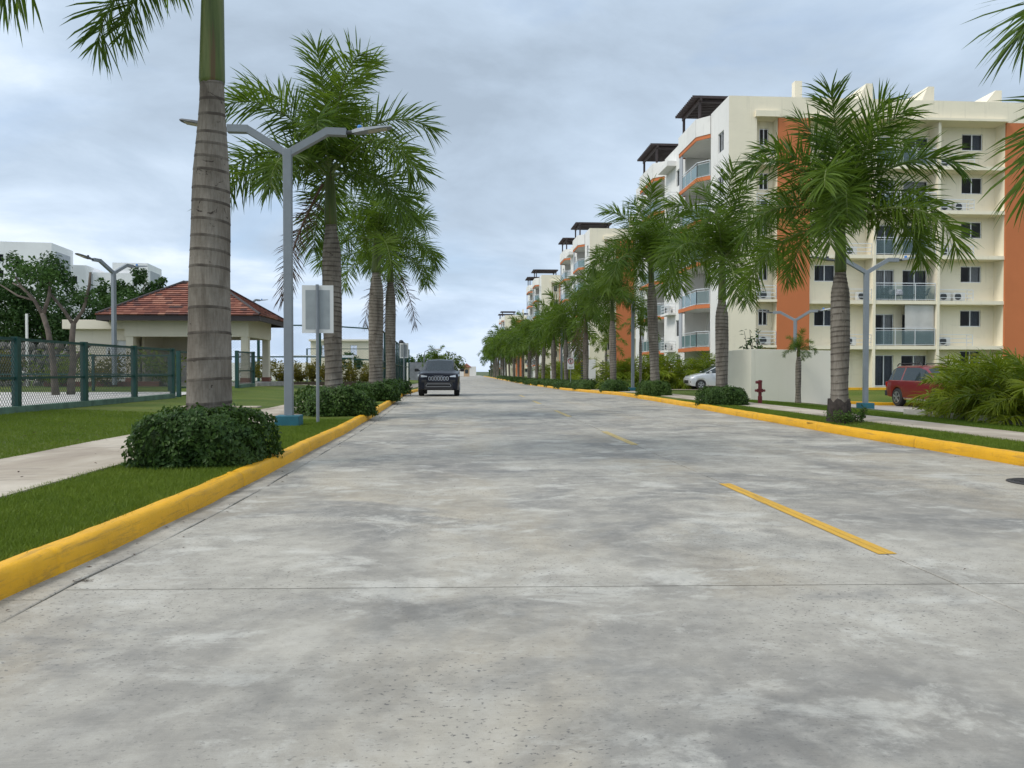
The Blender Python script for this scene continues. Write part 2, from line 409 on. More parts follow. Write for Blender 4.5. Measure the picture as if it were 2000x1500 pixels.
# painted dashes on the centre joint
def dash(y0, y1, mat, label):
    b = MB(); n = 8
    for i in range(n):
        a = y0+(y1-y0)*i/n; c = y0+(y1-y0)*(i+1)/n
        for s in (-1, 1):
            x0, x1 = (XC-0.058, XC-0.0015) if s < 0 else (XC+0.0015, XC+0.058)
            b.quad((x0,a,zr(a)+0.004),(x1,a,zr(a)+0.004),(x1,c,zr(c)+0.004),(x0,c,zr(c)+0.004))
    o = b.build('road_marking', mat); tag(o, label, 'road marking', 'centre line dashes', 'thing')
for i, (a, c) in enumerate([(4.27,7.05),(10.84,13.25),(17.58,20.31),(24.4,27.0),(31.0,33.4)]):
    dash(a, c, M_LINE if i == 0 else M_LINE_OLD, ['bright yellow centre dash nearest the camera','worn yellow centre dash, second from the camera','worn yellow centre dash, third from the camera','faded yellow centre dash, fourth from the camera','faded yellow centre dash level with the dark car'][i])
# kerbs
def kerb(name, kf, sgn, y0, y1):
    prof = [(0,-0.06),(0.006,0.06),(0.014,0.105),(0.030,0.130),(0.055,0.140),(0.125,0.142),(0.150,0.132),(0.158,0.02)]
    b = MB(); ys = [y for y in YS if y0 <= y <= y1]; fine = []
    for p, q in zip(ys, ys[1:]):
        k = 5 if p < 22 else 1
        fine += [p+(q-p)*i/k for i in range(k)]
    seams = [1.1+3.05*k for k in range(16)]
    fine = sorted(fine+[q+d for q in seams for d in (-0.014,0.0,0.014) if q < 45])
    random.seed(3 if sgn < 0 else 4); n = len(prof)
    for y in fine:
        jx = 0.006*math.sin(y*1.3)+0.004*math.sin(y*3.7+1)+(0.010 if any(abs(y-q) < 1e-6 for q in seams) else 0)
        for (dx, dz) in prof:
            b.v.append((kf(y)+sgn*(dx+jx)+random.uniform(-1,1)*0.0038, y, zr(y)+dz+(random.uniform(-1,1)*0.0038 if dz > 0.05 else 0)))
    for i in range(len(fine)-1):
        for j in range(n-1):
            f = [i*n+j, (i+1)*n+j, (i+1)*n+j+1, i*n+j+1]
            b.f.append(f if sgn > 0 else f[::-1]); b.m.append(0)
    o = b.build(name, M_KERB, smooth=True); tag(o, kind='structure'); return o
kerb('kerb_left', kl, -1, -6, 250); kerb('kerb_right', kr, 1, -6, 250)
# lawns, sidewalks
grid('lawn_left', lambda y: [kl(y)-0.15,-3.0,-3.6,-4.3,-5.0,-6,-7,-8.2,-9.3,-11,-14,-18,-25,-40,-70], YS, lambda x, y: zL(x, y)-0.005, M_LAWN)
grid('lawn_right', lambda y: [kr(y)+0.15,7.3,7.8,8.3,8.9,10,11,12.5,14,16,17.7,22,30,45,70], YS, zRt, M_LAWN)
def walk(name, x0, x1, zf, y0, y1, up=0.022):
    ys = [y for y in YS if y0 <= y <= y1]; b = MB()
    for y in ys:
        wob = 0.02*math.sin(y*2.3)
        for (x, d) in ((x0+wob,-0.05),(x0+wob,up),(x1+wob*0.5,up),(x1+wob*0.5,-0.05)):
            b.v.append((x, y, zf(x, y)+d))
    for i in range(len(ys)-1):
        for j in range(3): b.f.append([i*4+j+1, i*4+j, (i+1)*4+j, (i+1)*4+j+1][::-1]); b.m.append(0)
    o = b.build(name, M_PAVE); tag(o, kind='structure'); return o
walk('sidewalk_left', -5.02, -3.52, zL, -6, 120)
walk('sidewalk_right', 7.72, 8.86, zRt, -6, 120)

# ------------------------------------------------------------------ buildings on the right
def wall_mat(name, base, streak=0.42):
    m = MN(name, rough=0.85, spec=0.25); p = m.pos()
    a = m.noise(p, 0.35, 5, 0.6); c = m.mix(m.ramp(a, [(0.3, 0), (0.7, 1)]), tuple(q*0.93 for q in base), tuple(min(1, q*1.04) for q in base))
    s = m.ramp(m.noise(m.mapped(p, (2.2,2.2,0.16)), 1.6, 6, 0.7), [(0.56, 0), (0.74, streak)])
    c = m.mix(s, c, tuple(q*0.55 for q in base))
    s2 = m.ramp(m.noise(m.mapped(p, (0.6,0.6,2.5)), 1.2, 6, 0.65), [(0.58, 0), (0.75, streak*0.8)])
    c = m.mix(s2, c, tuple(q*0.68 for q in base))
    m.set('Base Color', c); m.bump(m.noise(p, 30, 4, 0.6), 0.15, 0.01); return m.mat
M_CREAM = wall_mat('cream_render', (0.86,0.785,0.62), 0.36)
M_WHITE = wall_mat('white_render', (0.78,0.77,0.74))
M_ORANGE = wall_mat('orange_render', (0.56,0.185,0.075), 0.12)
M_SCREEN = wall_mat('grey_screen', (0.42,0.44,0.47), 0.1)
M_FRAMEW = plain('white_aluminium', (0.72,0.73,0.73), 0.35, 0.2, var=0.05)
M_RAILW = plain('white_rail', (0.70,0.72,0.73), 0.35, 0.3, var=0.05)
def glass_mat(name, tint, clear):
    m = MN(name, tint, 0.04, 0.0, 0.6); m.set('IOR', 1.5)
    lw = N(m.t, 'ShaderNodeLayerWeight'); lw.inputs[0].default_value = 0.35
    f = m.math('MULTIPLY', m.math('SUBTRACT', 1.0, lw.outputs['Fresnel']), clear)
    tr = m.see_through(f); tr.inputs[0].default_value = (*[min(1, 0.75+t) for t in tint], 1); return m.mat
M_GLASS = glass_mat('window_glass', (0.03,0.035,0.04), 0.86)
M_GLASSB = glass_mat('balcony_glass', (0.16,0.24,0.25), 0.62)
M_CARGLASS = glass_mat('car_glass', (0.020,0.032,0.036), 0.12)
M_CURT = plain('curtain', (0.72,0.72,0.72), 0.9, var=0.12, scale=8)
M_CURTD = plain('dark_curtain', (0.24,0.26,0.30), 0.9, var=0.15, scale=8)
M_BLIND = plain('roller_blind', (0.52,0.51,0.49), 0.85, var=0.06, scale=2)
M_DARKWOOD = plain('dark_pergola_wood', (0.040,0.026,0.024), 0.6, var=0.2, scale=5)
M_AC = plain('air_conditioner_white', (0.62,0.62,0.60), 0.5, var=0.08)
M_BLACK = plain('black_plastic', (0.015,0.015,0.016), 0.5, var=0)
M_DGREY = plain('dark_grey_metal', (0.07,0.075,0.08), 0.45, 0.4, var=0.1)
FL = [0.0, 2.75, 5.73, 8.72, 11.70, 14.62, 17.50]

def wallp(mb, o, u, n, wd, z0, z1, ops=(), th=0.2, mi=0):
    """a wall in the plane through o along u; openings (u0,u1,z0,z1) get reveals th deep"""
    o = Vector(o); u = Vector(u); n = Vector(n)
    us = sorted({0.0, wd, *[q for a in ops for q in a[:2]]}); zs = sorted({z0, z1, *[q for a in ops for q in a[2:]]})
    P = lambda a, z, d=0: tuple(o + u*a - n*d + Vector((0,0,z)))
    for ua, ub in zip(us, us[1:]):
        for za, zb in zip(zs, zs[1:]):
            cu, cz = (ua+ub)/2, (za+zb)/2
            if any(a[0] < cu < a[1] and a[2] < cz < a[3] for a in ops): continue
            mb.quad(P(ua,za), P(ub,za), P(ub,zb), P(ua,zb), mi)
    for a0, a1, b0, b1 in ops:
        mb.quad(P(a0,b0), P(a1,b0), P(a1,b0,th), P(a0,b0,th), mi); mb.quad(P(a0,b1), P(a0,b1,th), P(a1,b1,th), P(a1,b1), mi)
        mb.quad(P(a0,b0), P(a0,b0,th), P(a0,b1,th), P(a0,b1), mi); mb.quad(P(a1,b0), P(a1,b1), P(a1,b1,th), P(a1,b0,th), mi)
def window(parent, o, u, n, op, detail, curtain=None, name='window', fr=0.055, setb=0.07, split=0.5):
    a0, a1, z0, z1 = op; o = Vector(o); u = Vector(u); n = Vector(n)
    f = MB(); P = lambda a, z, d: o + u*a - n*d + Vector((0,0,z))
    am = a0+(a1-a0)*split
    def bx(ua, ub, za, zb, d0, d1):
        vs = [P(q, z, d) for z in (za, zb) for q, d in ((ua,d0),(ub,d0),(ub,d1),(ua,d1))]
        f.add(vs, [(0,3,2,1),(4,5,6,7),(0,1,5,4),(1,2,6,5),(2,3,7,6),(3,0,4,7)])
    bx(a0, a1, z0, z0+fr, setb, setb+0.06); bx(a0, a1, z1-fr, z1, setb, setb+0.06)
    bx(a0, a0+fr, z0+fr, z1-fr, setb, setb+0.06); bx(a1-fr, a1, z0+fr, z1-fr, setb, setb+0.06)
    bx(am-fr*0.6, am+fr*0.6, z0+fr, z1-fr, setb-0.008, setb+0.05)
    wo_ = f.build(name, M_FRAMEW, parent)
    def pane(ua, ub, d):
        g = MB(); g.quad(P(ua,z0+fr,d), P(ub,z0+fr,d), P(ub,z1-fr,d), P(ua,z1-fr,d)); return g
    if detail:
        pane(a0+fr, am-fr*0.6, setb+0.03).build('pane', M_GLASS, wo_); pane(am+fr*0.6, a1-fr, setb+0.02).build('pane', M_GLASS, wo_)
    else: pane(a0+fr, a1-fr, setb+0.03).build('pane', M_GLASS, wo_)
    if curtain:
        mat, c0, c1 = curtain; g = MB(); k = max(6, int((c1-c0)*(a1-a0)/0.07))
        for i in range(k):
            q0 = a0+(a1-a0)*(c0+(c1-c0)*i/k); q1 = a0+(a1-a0)*(c0+(c1-c0)*(i+1)/k)
            d0 = setb+0.16+0.03*math.sin(i*1.7)+0.02*math.sin(i*0.6); d1 = setb+0.16+0.03*math.sin((i+1)*1.7)+0.02*math.sin((i+1)*0.6)
            g.quad(P(q0,z0-0.02,d0), P(q1,z0-0.02,d1), P(q1,z1+0.02,d1), P(q0,z1+0.02,d0))
        g.build('curtain', mat, wo_)
    return wo_
AC_ME = {}
def ac_unit(parent, x, y, z, rz=0):
    if 'a' not in AC_ME:
        b = MB(); b.box(-0.40,0.40,-0.15,0.15,0.04,0.58); b.box(-0.32,-0.22,-0.13,0.13,0,0.04); b.box(0.22,0.32,-0.13,0.13,0,0.04)
        AC_ME['a'] = b.mesh('air_conditioner', M_AC)
        g = MB()
        g.lathe([(0.225,-0.153),(0.225,-0.165),(0.20,-0.165),(0.20,-0.152)], 20, (-0.10,0,0.31), 0, 'y')
        for k in range(5): g.bar((-0.10-0.2,-0.16,0.31-0.14+0.07*k),(-0.10+0.2,-0.16,0.31-0.14+0.07*k),0.012,0.008)
        g.lathe([(0.19,-0.1515),(0.19,-0.1525)], 20, (-0.10,0,0.31), 1, 'y')
        AC_ME['g'] = g.mesh('fan_grille', [M_DGREY, M_BLACK])
    o = inst('air_conditioner', AC_ME['a'], parent, (x,y,z), (0,0,rz)); inst('fan_grille', AC_ME['g'], o)
def rails(parent, pts, z, zs, r=0.018, posts=True, name='rail'):
    b = MB()
    for h in zs:
        for p, q in zip(pts, pts[1:]): b.bar((p[0],p[1],z+h),(q[0],q[1],z+h),2*r,2*r)
    if posts:
        for p in pts: b.bar((p[0],p[1],z),(p[0],p[1],z+max(zs)),2*r,2*r)
    return b.build(name, M_RAILW, parent)
def glass_rail(parent, pts, z, h=1.12, nseg=3, detail=True):
    rt = MB(); ob = None
    for p, q in zip(pts, pts[1:]):
        P = Vector((*p,0)); Q = Vector((*q,0)); ln = (Q-P).length; k = max(1, round(ln/1.2))
        rt.bar((*p,z+h),(*q,z+h),0.05,0.05); rt.bar((*p,z+h-0.15),(*q,z+h-0.15),0.025,0.025); rt.bar((*p,z+0.08),(*q,z+0.08),0.03,0.03)
        for i in range(k+1):
            c = P+(Q-P)*i/k; rt.bar((c.x,c.y,z),(c.x,c.y,z+h),0.04,0.04)
    ob = rt.build('balcony_railing', M_RAILW, parent)
    for p, q in zip(pts, pts[1:]):
        P = Vector((*p,0)); Q = Vector((*q,0)); ln = (Q-P).length; k = max(1, round(ln/1.2)) if detail else 1
        for i in range(k):
            a = P+(Q-P)*(i+0.03)/k; c = P+(Q-P)*(i+0.97)/k; g = MB()
            g.quad((a.x,a.y,z+0.10),(c.x,c.y,z+0.10),(c.x,c.y,z+h-0.17),(a.x,a.y,z+h-0.17)); g.build('glass_panel', M_GLASSB, ob)
    return ob
def pergola(parent, x0, x1, y0, y1, z0, z1, detail):
    b = MB()
    for (x, y) in ((x0+0.25,y0+0.3),(x0+0.25,y1-0.3),(x1-0.2,y0+0.3),(x1-0.2,y1-0.3)): b.bar((x,y,z0),(x,y,z1),0.16,0.16)
    b.bar((x0+0.25,y0,z1+0.09),(x0+0.25,y1,z1+0.09),0.14,0.2); b.bar((x1-0.2,y0,z1+0.09),(x1-0.2,y1,z1+0.09),0.14,0.2)
    b.bar((x0+0.32,y0+0.4,z1+0.08),(x1-0.27,y0+0.4,z1+0.08),0.1,0.16); p = b.build('pergola', M_DARKWOOD, parent); n = 14
    me = None
    for i in range(n):
        y = y0+0.1+(y1-y0-0.2)*i/(n-1)
        if me is None:
            s = MB(); s.bar((x0-0.35,0,0),(x1+0.2,0,0),0.09,0.17); me = s.mesh('slat', M_DARKWOOD)
        inst('slat', me, p, (0,y,z1+0.27))
    if True:
        s = MB(); s.box(x0+0.1,x1,y0+0.1,y1-0.1,z1+0.362,z1+0.375); s.build('roof_mat', M_DARKWOOD, p)

def apartment(name, loc, label, detail, seed):
    rng = random.Random(seed)
    B = empty(name, loc); tag(B, label, 'building', 'apartment blocks along the street')
    UX, UY = (1,0,0), (0,1,0); FN, SN = (0,-1,0), (-1,0,0)
    W, D, TOP = 24.2, 25.0, 18.85
    cream = MB(); white = MB(); orange = MB()
    # end facade: corner block, recess, orange pier, bays, mirrored
    wallp(cream, (0,0,0), UX, FN, 1.85, -0.6, TOP)
    wallp(cream, (22.35,0,0), UX, FN, 1.85, -0.6, TOP)
    for x0, x1, wx in ((1.85,3.28,2.36-1.85),(20.92,22.35,0.45)):
        ops = [(wx, wx+0.62, z+1.35, z+2.45) for z in FL[:-1]]
        o = (x0,0.85,0); wallp(cream, o, UX, FN, x1-x0, -0.6, FL[-1], ops)
        if x0 < 10: cream.quad((x0,0,-0.6),(x0,0.85,-0.6),(x0,0.85,FL[-1]),(x0,0,FL[-1]))
        else: cream.quad((x1,0.85,-0.6),(x1,0,-0.6),(x1,0,FL[-1]),(x1,0.85,FL[-1]))
        for op in ops:
            if detail or x0 < 10: window(B, o, UX, FN, op, detail, None)
        for z in FL[1:-1]:
            cream.box(x0, x1, 0.03, 0.85, z-0.14, z+0.02)
            if x0 < 10: rails(B, [(x0+0.05,0.08),(x1-0.05,0.08)], z, (0.2,0.45,0.7,0.92))
            if detail and x0 < 10 and z < 12: ac_unit(B, x0+0.72, 0.45, z+0.03)
        cream.box(x0-0.15, x1+0.02, -0.22, 0.85, FL[-1], FL[-1]+0.38)
    for x0, x1 in ((3.28,5.42),(18.78,20.92)):
        wallp(orange, (x0,-0.02,0), UX, FN, x1-x0, -0.6, FL[-1]-0.002)
        orange.quad((x0,-0.02,-0.6),(x0,-0.02,17.49),(x0,0.12,17.49),(x0,0.12,-0.6)); orange.quad((x1,-0.02,-0.6),(x1,0.12,-0.6),(x1,0.12,17.49),(x1,-0.02,17.49))
        for xx in (x0, x1): cream.quad((xx,0.12,-0.6),(xx,1.06,-0.6),(xx,1.06,17.5),(xx,0.12,17.5))
        orange.build('orange_pier', M_ORANGE, B); orange = MB()
    # bays
    yb = 1.05; x0, x1 = 5.42, 18.78; ops = []
    for z in FL[:-1]:
        ops += [(0.83,2.26,z+1.33,z+2.44),(11.02,12.48,z+1.33,z+2.44),(5.06,6.36,z+0.06,z+2.15)]
        ops.append((6.94,8.66,z+0.06,z+2.15) if z > 1 else (6.9,8.7,z+1.0,z+2.15))
    wallp(cream, (x0,yb,0), UX, FN, x1-x0, -0.6, FL[-1], ops)
    for k, op in enumerate(ops):
        door = op[3]-op[2] > 1.3
        c = rng.choice([None, (M_CURT,0.02,0.98), (M_CURTD,0.05,0.95), (M_CURT,0.5,0.97), (M_CURTD,0.5,0.97)]) if not door else rng.choice([(M_CURT,0.45,0.98),(M_CURTD,0.03,0.97),(M_CURT,0.05,0.95)])
        if detail and k in (2*4, 2*4+3): c = (M_CURTD,0.3,0.97)
        window(B, (x0,yb,0), UX, FN, op, detail, c if (detail or door) else None, 'sliding_door' if door else 'window')
    for i, z in enumerate(FL[1:-1]):
        cream.box(x0, x1, 0.06, yb, z-0.24, z)
        glass_rail(B, [(9.98,0.14),(14.06,0.14)], z, 1.15, detail=detail)
        for xa, xb in ((7.7,9.7),(14.35,16.7)):
            rails(B, [(xa,0.75),(xa,0.16),(xb,0.16)] if xa < 10 else [(xa,0.16),(xb,0.16),(xb,0.75)], z, (0.22,0.48,0.74), name='rail')
            if detail and not (i == 1 and xa < 10): ac_unit(B, xa+0.75 if xa < 10 else xa+0.6, 0.6, z+0.01)
            if detail and i in (1, 3): ac_unit(B, xa+1.6, 0.6, z+0.01)
    cream.box(9.74,9.92,0.02,yb,-0.6,FL[-1]); cream.box(14.12,14.30,0.02,yb,-0.6,FL[-1])
    cream.box(x0, x1, -0.25, yb, FL[-1], FL[-1]+0.16)
    wallp(cream, (1.85,-0.005,0), UX, FN, 20.5, FL[-1]+0.0, TOP)
    # road side elevation
    def bay(ya, yc, xo, xi):
        ops = [(0.5, (yc-ya)*0.48, z+0.06, z+2.2) for z in FL[:-1]] + [((yc-ya)*0.62, yc-ya-0.5, z+0.9, z+2.1) for z in FL[:-1]]
        wallp(white, (xi,yc,0), (0,-1,0), SN, yc-ya, -0.6, FL[-1], ops)
        for k, op in enumerate(ops): window(B, (xi,yc,0), (0,-1,0), SN, op, False, (M_CURT,0.1,0.6) if k % 3 == 0 else None, 'sliding_door' if k < 6 else 'window')
        white.quad((0,ya,-0.6),(xi,ya,-0.6),(xi,ya,FL[-1]),(0,ya,FL[-1])); white.quad((-0.2,yc,-0.6),(-0.2,yc,FL[-1]),(xi,yc,FL[-1]),(xi,yc,-0.6))
        poly = [(xi,ya+0.01),(-0.02,ya+0.01),(xo,ya+0.85),(xo,yc-0.25),(xi,yc-0.01)]
        for z in FL[1:]:
            white.prism(poly, z-0.20, z-0.005)
            e = MB(); q = poly[1:4] + [(-0.21,yc-0.01)]
            for p1, p2 in zip(q, q[1:]): e.bar((p1[0],p1[1],z-0.125),(p2[0],p2[1],z-0.125),0.06,0.27)
            e.build('slab_edge', M_ORANGE, B)
            if z < FL[-1]: glass_rail(B, [(-0.04,ya+0.06),(xo+0.06,ya+0.88),(xo+0.06,yc-0.3)], z, 1.1, detail=detail)
        # roof terrace parapet along the balcony edge
        for p1, p2 in zip(poly[1:4], poly[2:5]): white.bar((p1[0],p1[1],FL[-1]+0.62),(p2[0],p2[1],FL[-1]+0.62),0.14,1.24)
        s = MB(); s.box(xo+0.02, xo+0.10, yc-0.95, yc-0.27, FL[1], FL[-1]-0.2); s.build('screen_panel', M_SCREEN, B)
    def side(ya, yc, xf, ops_y, ledge=None):
        ops = [(yc-o[1], yc-o[0], z+1.05, z+2.35) for z in FL[:-1] for o in ops_y]
        wallp(white, (xf,yc,0), (0,-1,0), SN, yc-ya, -0.6, TOP, ops)
        for op in ops: window(B, (xf,yc,0), (0,-1,0), SN, op, False, (M_CURT,0.05,0.55))
        if ledge:
            for z in FL[1:-1]:
                white.box(xf-0.6, xf, ledge[0], ledge[1], z-0.16, z); rails(B, [(xf,ledge[0]+0.04),(xf-0.55,ledge[0]+0.04),(xf-0.55,ledge[1]-0.04),(xf,ledge[1]-0.04)], z, (0.22,0.46,0.7))
                if detail: ac_unit(B, xf-0.3, (ledge[0]+ledge[1])/2, z+0.01, -math.pi/2)
            white.box(xf-0.75, xf, ledge[0], ledge[1]+0.4, FL[-1]-0.1, FL[-1]+0.3)
    side(0, 3.5, 0.0, [(0.95,2.05)])
    bay(3.5, 8.8, -0.75, 1.5)
    side(8.8, 14.6, -0.2, [(9.9,11.2)], (11.2,13.6))
    bay(14.6, 20.4, -0.95, 1.5)
    side(20.4, 25.0, -0.2, [(21.6,22.6)])
    # back, right side and roof
    white.quad((-0.2,D,-0.6),(-0.2,D,TOP),(W,D,TOP),(W,D,-0.6)); white.quad((W,0,-0.6),(W,D,-0.6),(W,D,TOP),(W,0,TOP))
    white.quad((0,0.02,FL[-1]+0.1),(W,0.02,FL[-1]+0.1),(W,D,FL[-1]+0.1),(0,D,FL[-1]+0.1))
    for xx in (0.14, ): white.quad((xx,0.1,TOP-1.3),(xx,3.5,TOP-1.3),(xx,3.5,TOP),(xx,0.1,TOP))
    cream.box(0.001,W,0.001,0.14,TOP-0.12,TOP+0.001); white.box(0.001,0.14,0.14,3.5,TOP-0.1,TOP)
    # stair heads and fins on the roof
    for xa, xb, zt, fl in ((5.5,6.0,20.9,0),(9.5,11.0,20.85,1),(14.1,15.4,20.75,1),(18.4,20.3,20.6,1)):
        if fl: cream.add([(xa,2.5,TOP-1),(xb,2.5,TOP-1),(xb,2.5,zt),(xb-0.45,2.5,zt),(xa,2.5,TOP-0.05),(xa,5.2,TOP-1),(xb,5.2,TOP-1),(xb,5.2,zt),(xb-0.45,5.2,zt),(xa,5.2,TOP-0.05)],
                         [(0,1,2,3,4),(9,8,7,6,5),(0,5,6,1),(1,6,7,2),(2,7,8,3),(3,8,9,4),(4,9,5,0)])
        else: cream.box(xa, xb, 2.5, 3.0, TOP-1, zt)
    cream.build('end_wall', M_CREAM, B); white.build('side_wall', M_WHITE, B)
    v = MB()
    for k in range(4): v.box(5.95, 8.0, 2.6, 4.2, TOP+0.45+0.13*k, TOP+0.52+0.13*k)
    v.box(6.0,6.1,2.7,2.8,TOP-1,TOP+0.44); v.box(7.85,7.95,2.7,2.8,TOP-1,TOP+0.44); v.box(15.42,16.4,2.6,4.0,TOP,TOP+0.95)
    v.build('roof_louvre', M_DGREY, B)
    pergola(B, -0.72, 3.4, 4.2, 8.6, FL[-1]+0.3, 20.05, detail)
    pergola(B, -0.9, 3.4, 15.2, 20.2, FL[-1]+0.3, 20.05, detail)
    return B
apartment('apartment_building', (17.13,47.2,0.0), 'six-storey cream apartment block with orange piers, nearest on the right', True, 11)
b2 = apartment('apartment_building', (15.3,89.5,-0.47), 'second apartment block behind the right palm row, with an orange pier', False, 12)
for k, (x, y) in enumerate([(14.0,133),(12.8,228)]):
    c = copy_tree(b2); c.location = (x, y, zr(y))
    c['label'] = ['third apartment block down the street, dark pergola on its roof', 'farthest apartment block down the street, just showing above the palms'][k]

# furniture on the balconies of the nearest block
def patio_chair(loc, rz, label):
    t = empty('patio_chair', loc, rz); tag(t, label, 'chair', 'balcony chairs')
    b = MB(); b.box(-0.24,0.24,-0.24,0.24,0.40,0.44); b.build('seat', M_BLACK, t)
    b = MB()
    for k in range(5): b.bar((-0.24,-0.22-0.03*k,0.48+0.085*k),(0.24,-0.22-0.03*k,0.48+0.085*k),0.03,0.05)
    b.build('backrest', M_BLACK, t)
    for sx in (-1,1):
        b = MB(); b.tube([(sx*0.25,0.25,0),(sx*0.26,0.22,0.62),(sx*0.26,-0.2,0.66),(sx*0.25,-0.36,0.88)],0.014,6); b.tube([(sx*0.25,-0.3,0),(sx*0.25,-0.2,0.64)],0.014,6); b.build('leg', M_BLACK, t)
def patio_table(loc, cloth, label, r=0.42, h=0.72):
    t = empty('patio_table', loc); tag(t, label, 'table')
    b = MB(); b.lathe([(r,h-0.03),(r,h)], 20); b.build('table_top', M_DGREY, t)
    for k in range(4):
        a = k*math.pi/2+0.78; b = MB(); b.tube([(0.1*math.cos(a),0.1*math.sin(a),h-0.03),(r*0.8*math.cos(a),r*0.8*math.sin(a),0)],0.013,6); b.build('leg', M_DGREY, t)
    if cloth:
        b = MB(); n = 28
        for (rr, z) in ((0.02,h+0.012),(r+0.02,h+0.012),(r+0.05,h-0.12),(r+0.07,h-0.34)):
            for j in range(n):
                a = 2*math.pi*j/n; q = rr+(0.03*math.sin(j*2.3) if z < h else 0); b.v.append((loc[0]+q*math.cos(a), loc[1]+q*math.sin(a), loc[2]+z))
        for i in range(3):
            for j in range(n): b.f.append([i*n+j,i*n+(j+1)%n,(i+1)*n+(j+1)%n,(i+1)*n+j]); b.m.append(0)
        o = b.build('tablecloth', plain('patterned_cloth', (0.30,0.31,0.34), 0.9, var=0.7, scale=25), smooth=True); tag(o, 'grey patterned cloth on the third-floor balcony table', 'tablecloth')
bz = FL[2]
patio_chair((17.13+10.95,47.75,bz+0.002), -0.9, 'dark chair left of the clothed table on the balcony')
patio_table((17.13+11.6,47.75,bz+0.002), True, 'round table under a patterned cloth behind the balcony glass')
patio_chair((17.13+13.55,47.8,bz+0.002), 1.2, 'dark chair at the right end of the balcony')
patio_table((17.13+12.95,47.7,bz+0.002), False, 'low dark bare table on the balcony, beside the right chair', 0.3, 0.45)
patio_table((17.13+11.75,47.75,FL[3]+0.002), False, 'small dark bistro table on the fourth-floor balcony', 0.28, 0.74)
bl = MB(); n = 14
for i in range(n):
    for j in range(6): pass
for i in range(n+1):
    for j in range(7):
        x = 12.05+2.0*i/n; bl.v.append((x, 0.22+0.02*math.sin(i*0.9+j*0.4)+0.015*math.sin(j*1.4), FL[1]+0.15+(FL[2]-0.28-FL[1]-0.15)*j/6))
for i in range(n):
    for j in range(6): bl.f.append([i*7+j,(i+1)*7+j,(i+1)*7+j+1,i*7+j+1]); bl.m.append(0)
o = bl.build('roller_blind', M_BLIND, smooth=True, loc=(17.13,47.2,0)); tag(o, 'grey roller blind let down over half the second-floor balcony', 'blind')

# ------------------------------------------------------------------ palms
def trunk_mat(name='palm_trunk', scar=False):
    m = MN(name, rough=0.9, spec=0.2); p = m.pos()
    a = m.noise(m.mapped(p, (2.5,2.5,0.7)), 1.6, 6, 0.65, 0.5)
    c = m.ramp(a, [(0.28, (0.10,0.085,0.070)), (0.45, (0.175,0.155,0.130)), (0.62, (0.245,0.222,0.190)), (0.75, (0.31,0.29,0.255))])
    f = m.noise(m.mapped(p, (1,1,0.12)), 55, 3, 0.6); c = m.mix(m.ramp(f, [(0.35, 0.45), (0.6, 0)]), c, m.mix(1.0, c, (0.55,0.52,0.48), 'MULTIPLY'))
    s = m.ramp(m.noise(m.mapped(p, (1.5,1.5,2.2), (3,1,2)), 2.6, 6, 0.7, 1.4), [(0.62, 0), (0.655, 0.9)]); c = m.mix(s, c, (0.025,0.018,0.016))
    if scar: c = m.mix(m.ramp(m.noise(p, 4.5, 4, 0.6), [(0.3, 0.15), (0.62, 0.9)]), c, (0.060,0.050,0.042))
    m.set('Base Color', c); m.bump(m.noise(p, 26, 5, 0.7), 0.5, 0.012); return m.mat
M_TRUNK = trunk_mat()
M_RING = trunk_mat('palm_leaf_scar', True)
M_ROOT = plain('palm_roots', (0.030,0.024,0.020), 0.95, var=0.5, scale=14, bump=0.8, bscale=20)
def shaft_mat():
    m = MN('palm_crownshaft', rough=0.5, spec=0.3); p = m.pos()
    a = m.noise(m.mapped(p, (9,9,0.5)), 1.5, 5, 0.65); c = m.ramp(a, [(0.3, (0.040,0.060,0.014)), (0.5, (0.075,0.105,0.024)), (0.68, (0.125,0.145,0.045))])
    c = m.mix(m.ramp(m.noise(m.mapped(p, (14,14,0.35), (2,5,1)), 1.0, 4, 0.6), [(0.58, 0), (0.68, 0.8)]), c, (0.10,0.055,0.025))
    m.set('Base Color', c); return m.mat
M_SHAFT = shaft_mat()
M_FROND = leaf_mat('palm_leaflets', (0.024,0.060,0.008), (0.094,0.150,0.014), 0.45, 0.38, 0.9)
M_FRONDY = leaf_mat('palm_leaflets_young', (0.085,0.135,0.018), (0.155,0.205,0.030), 0.4, 0.35, 1.0)
M_ARECA = leaf_mat('areca_leaflets', (0.055,0.115,0.007), (0.185,0.225,0.012), 0.4, 0.3, 1.4, yellow=(0.21,0.18,0.025))
M_DEAD = leaf_mat('dead_frond', (0.040,0.026,0.022), (0.10,0.070,0.052), 0.8, 0.15, 2.0)
M_RACH = leaf_mat('frond_rib', (0.09,0.13,0.035), (0.19,0.23,0.085), 0.4, 0.05, 3)
M_RACHD = plain('dead_rib', (0.10,0.055,0.035), 0.8, var=0.3)

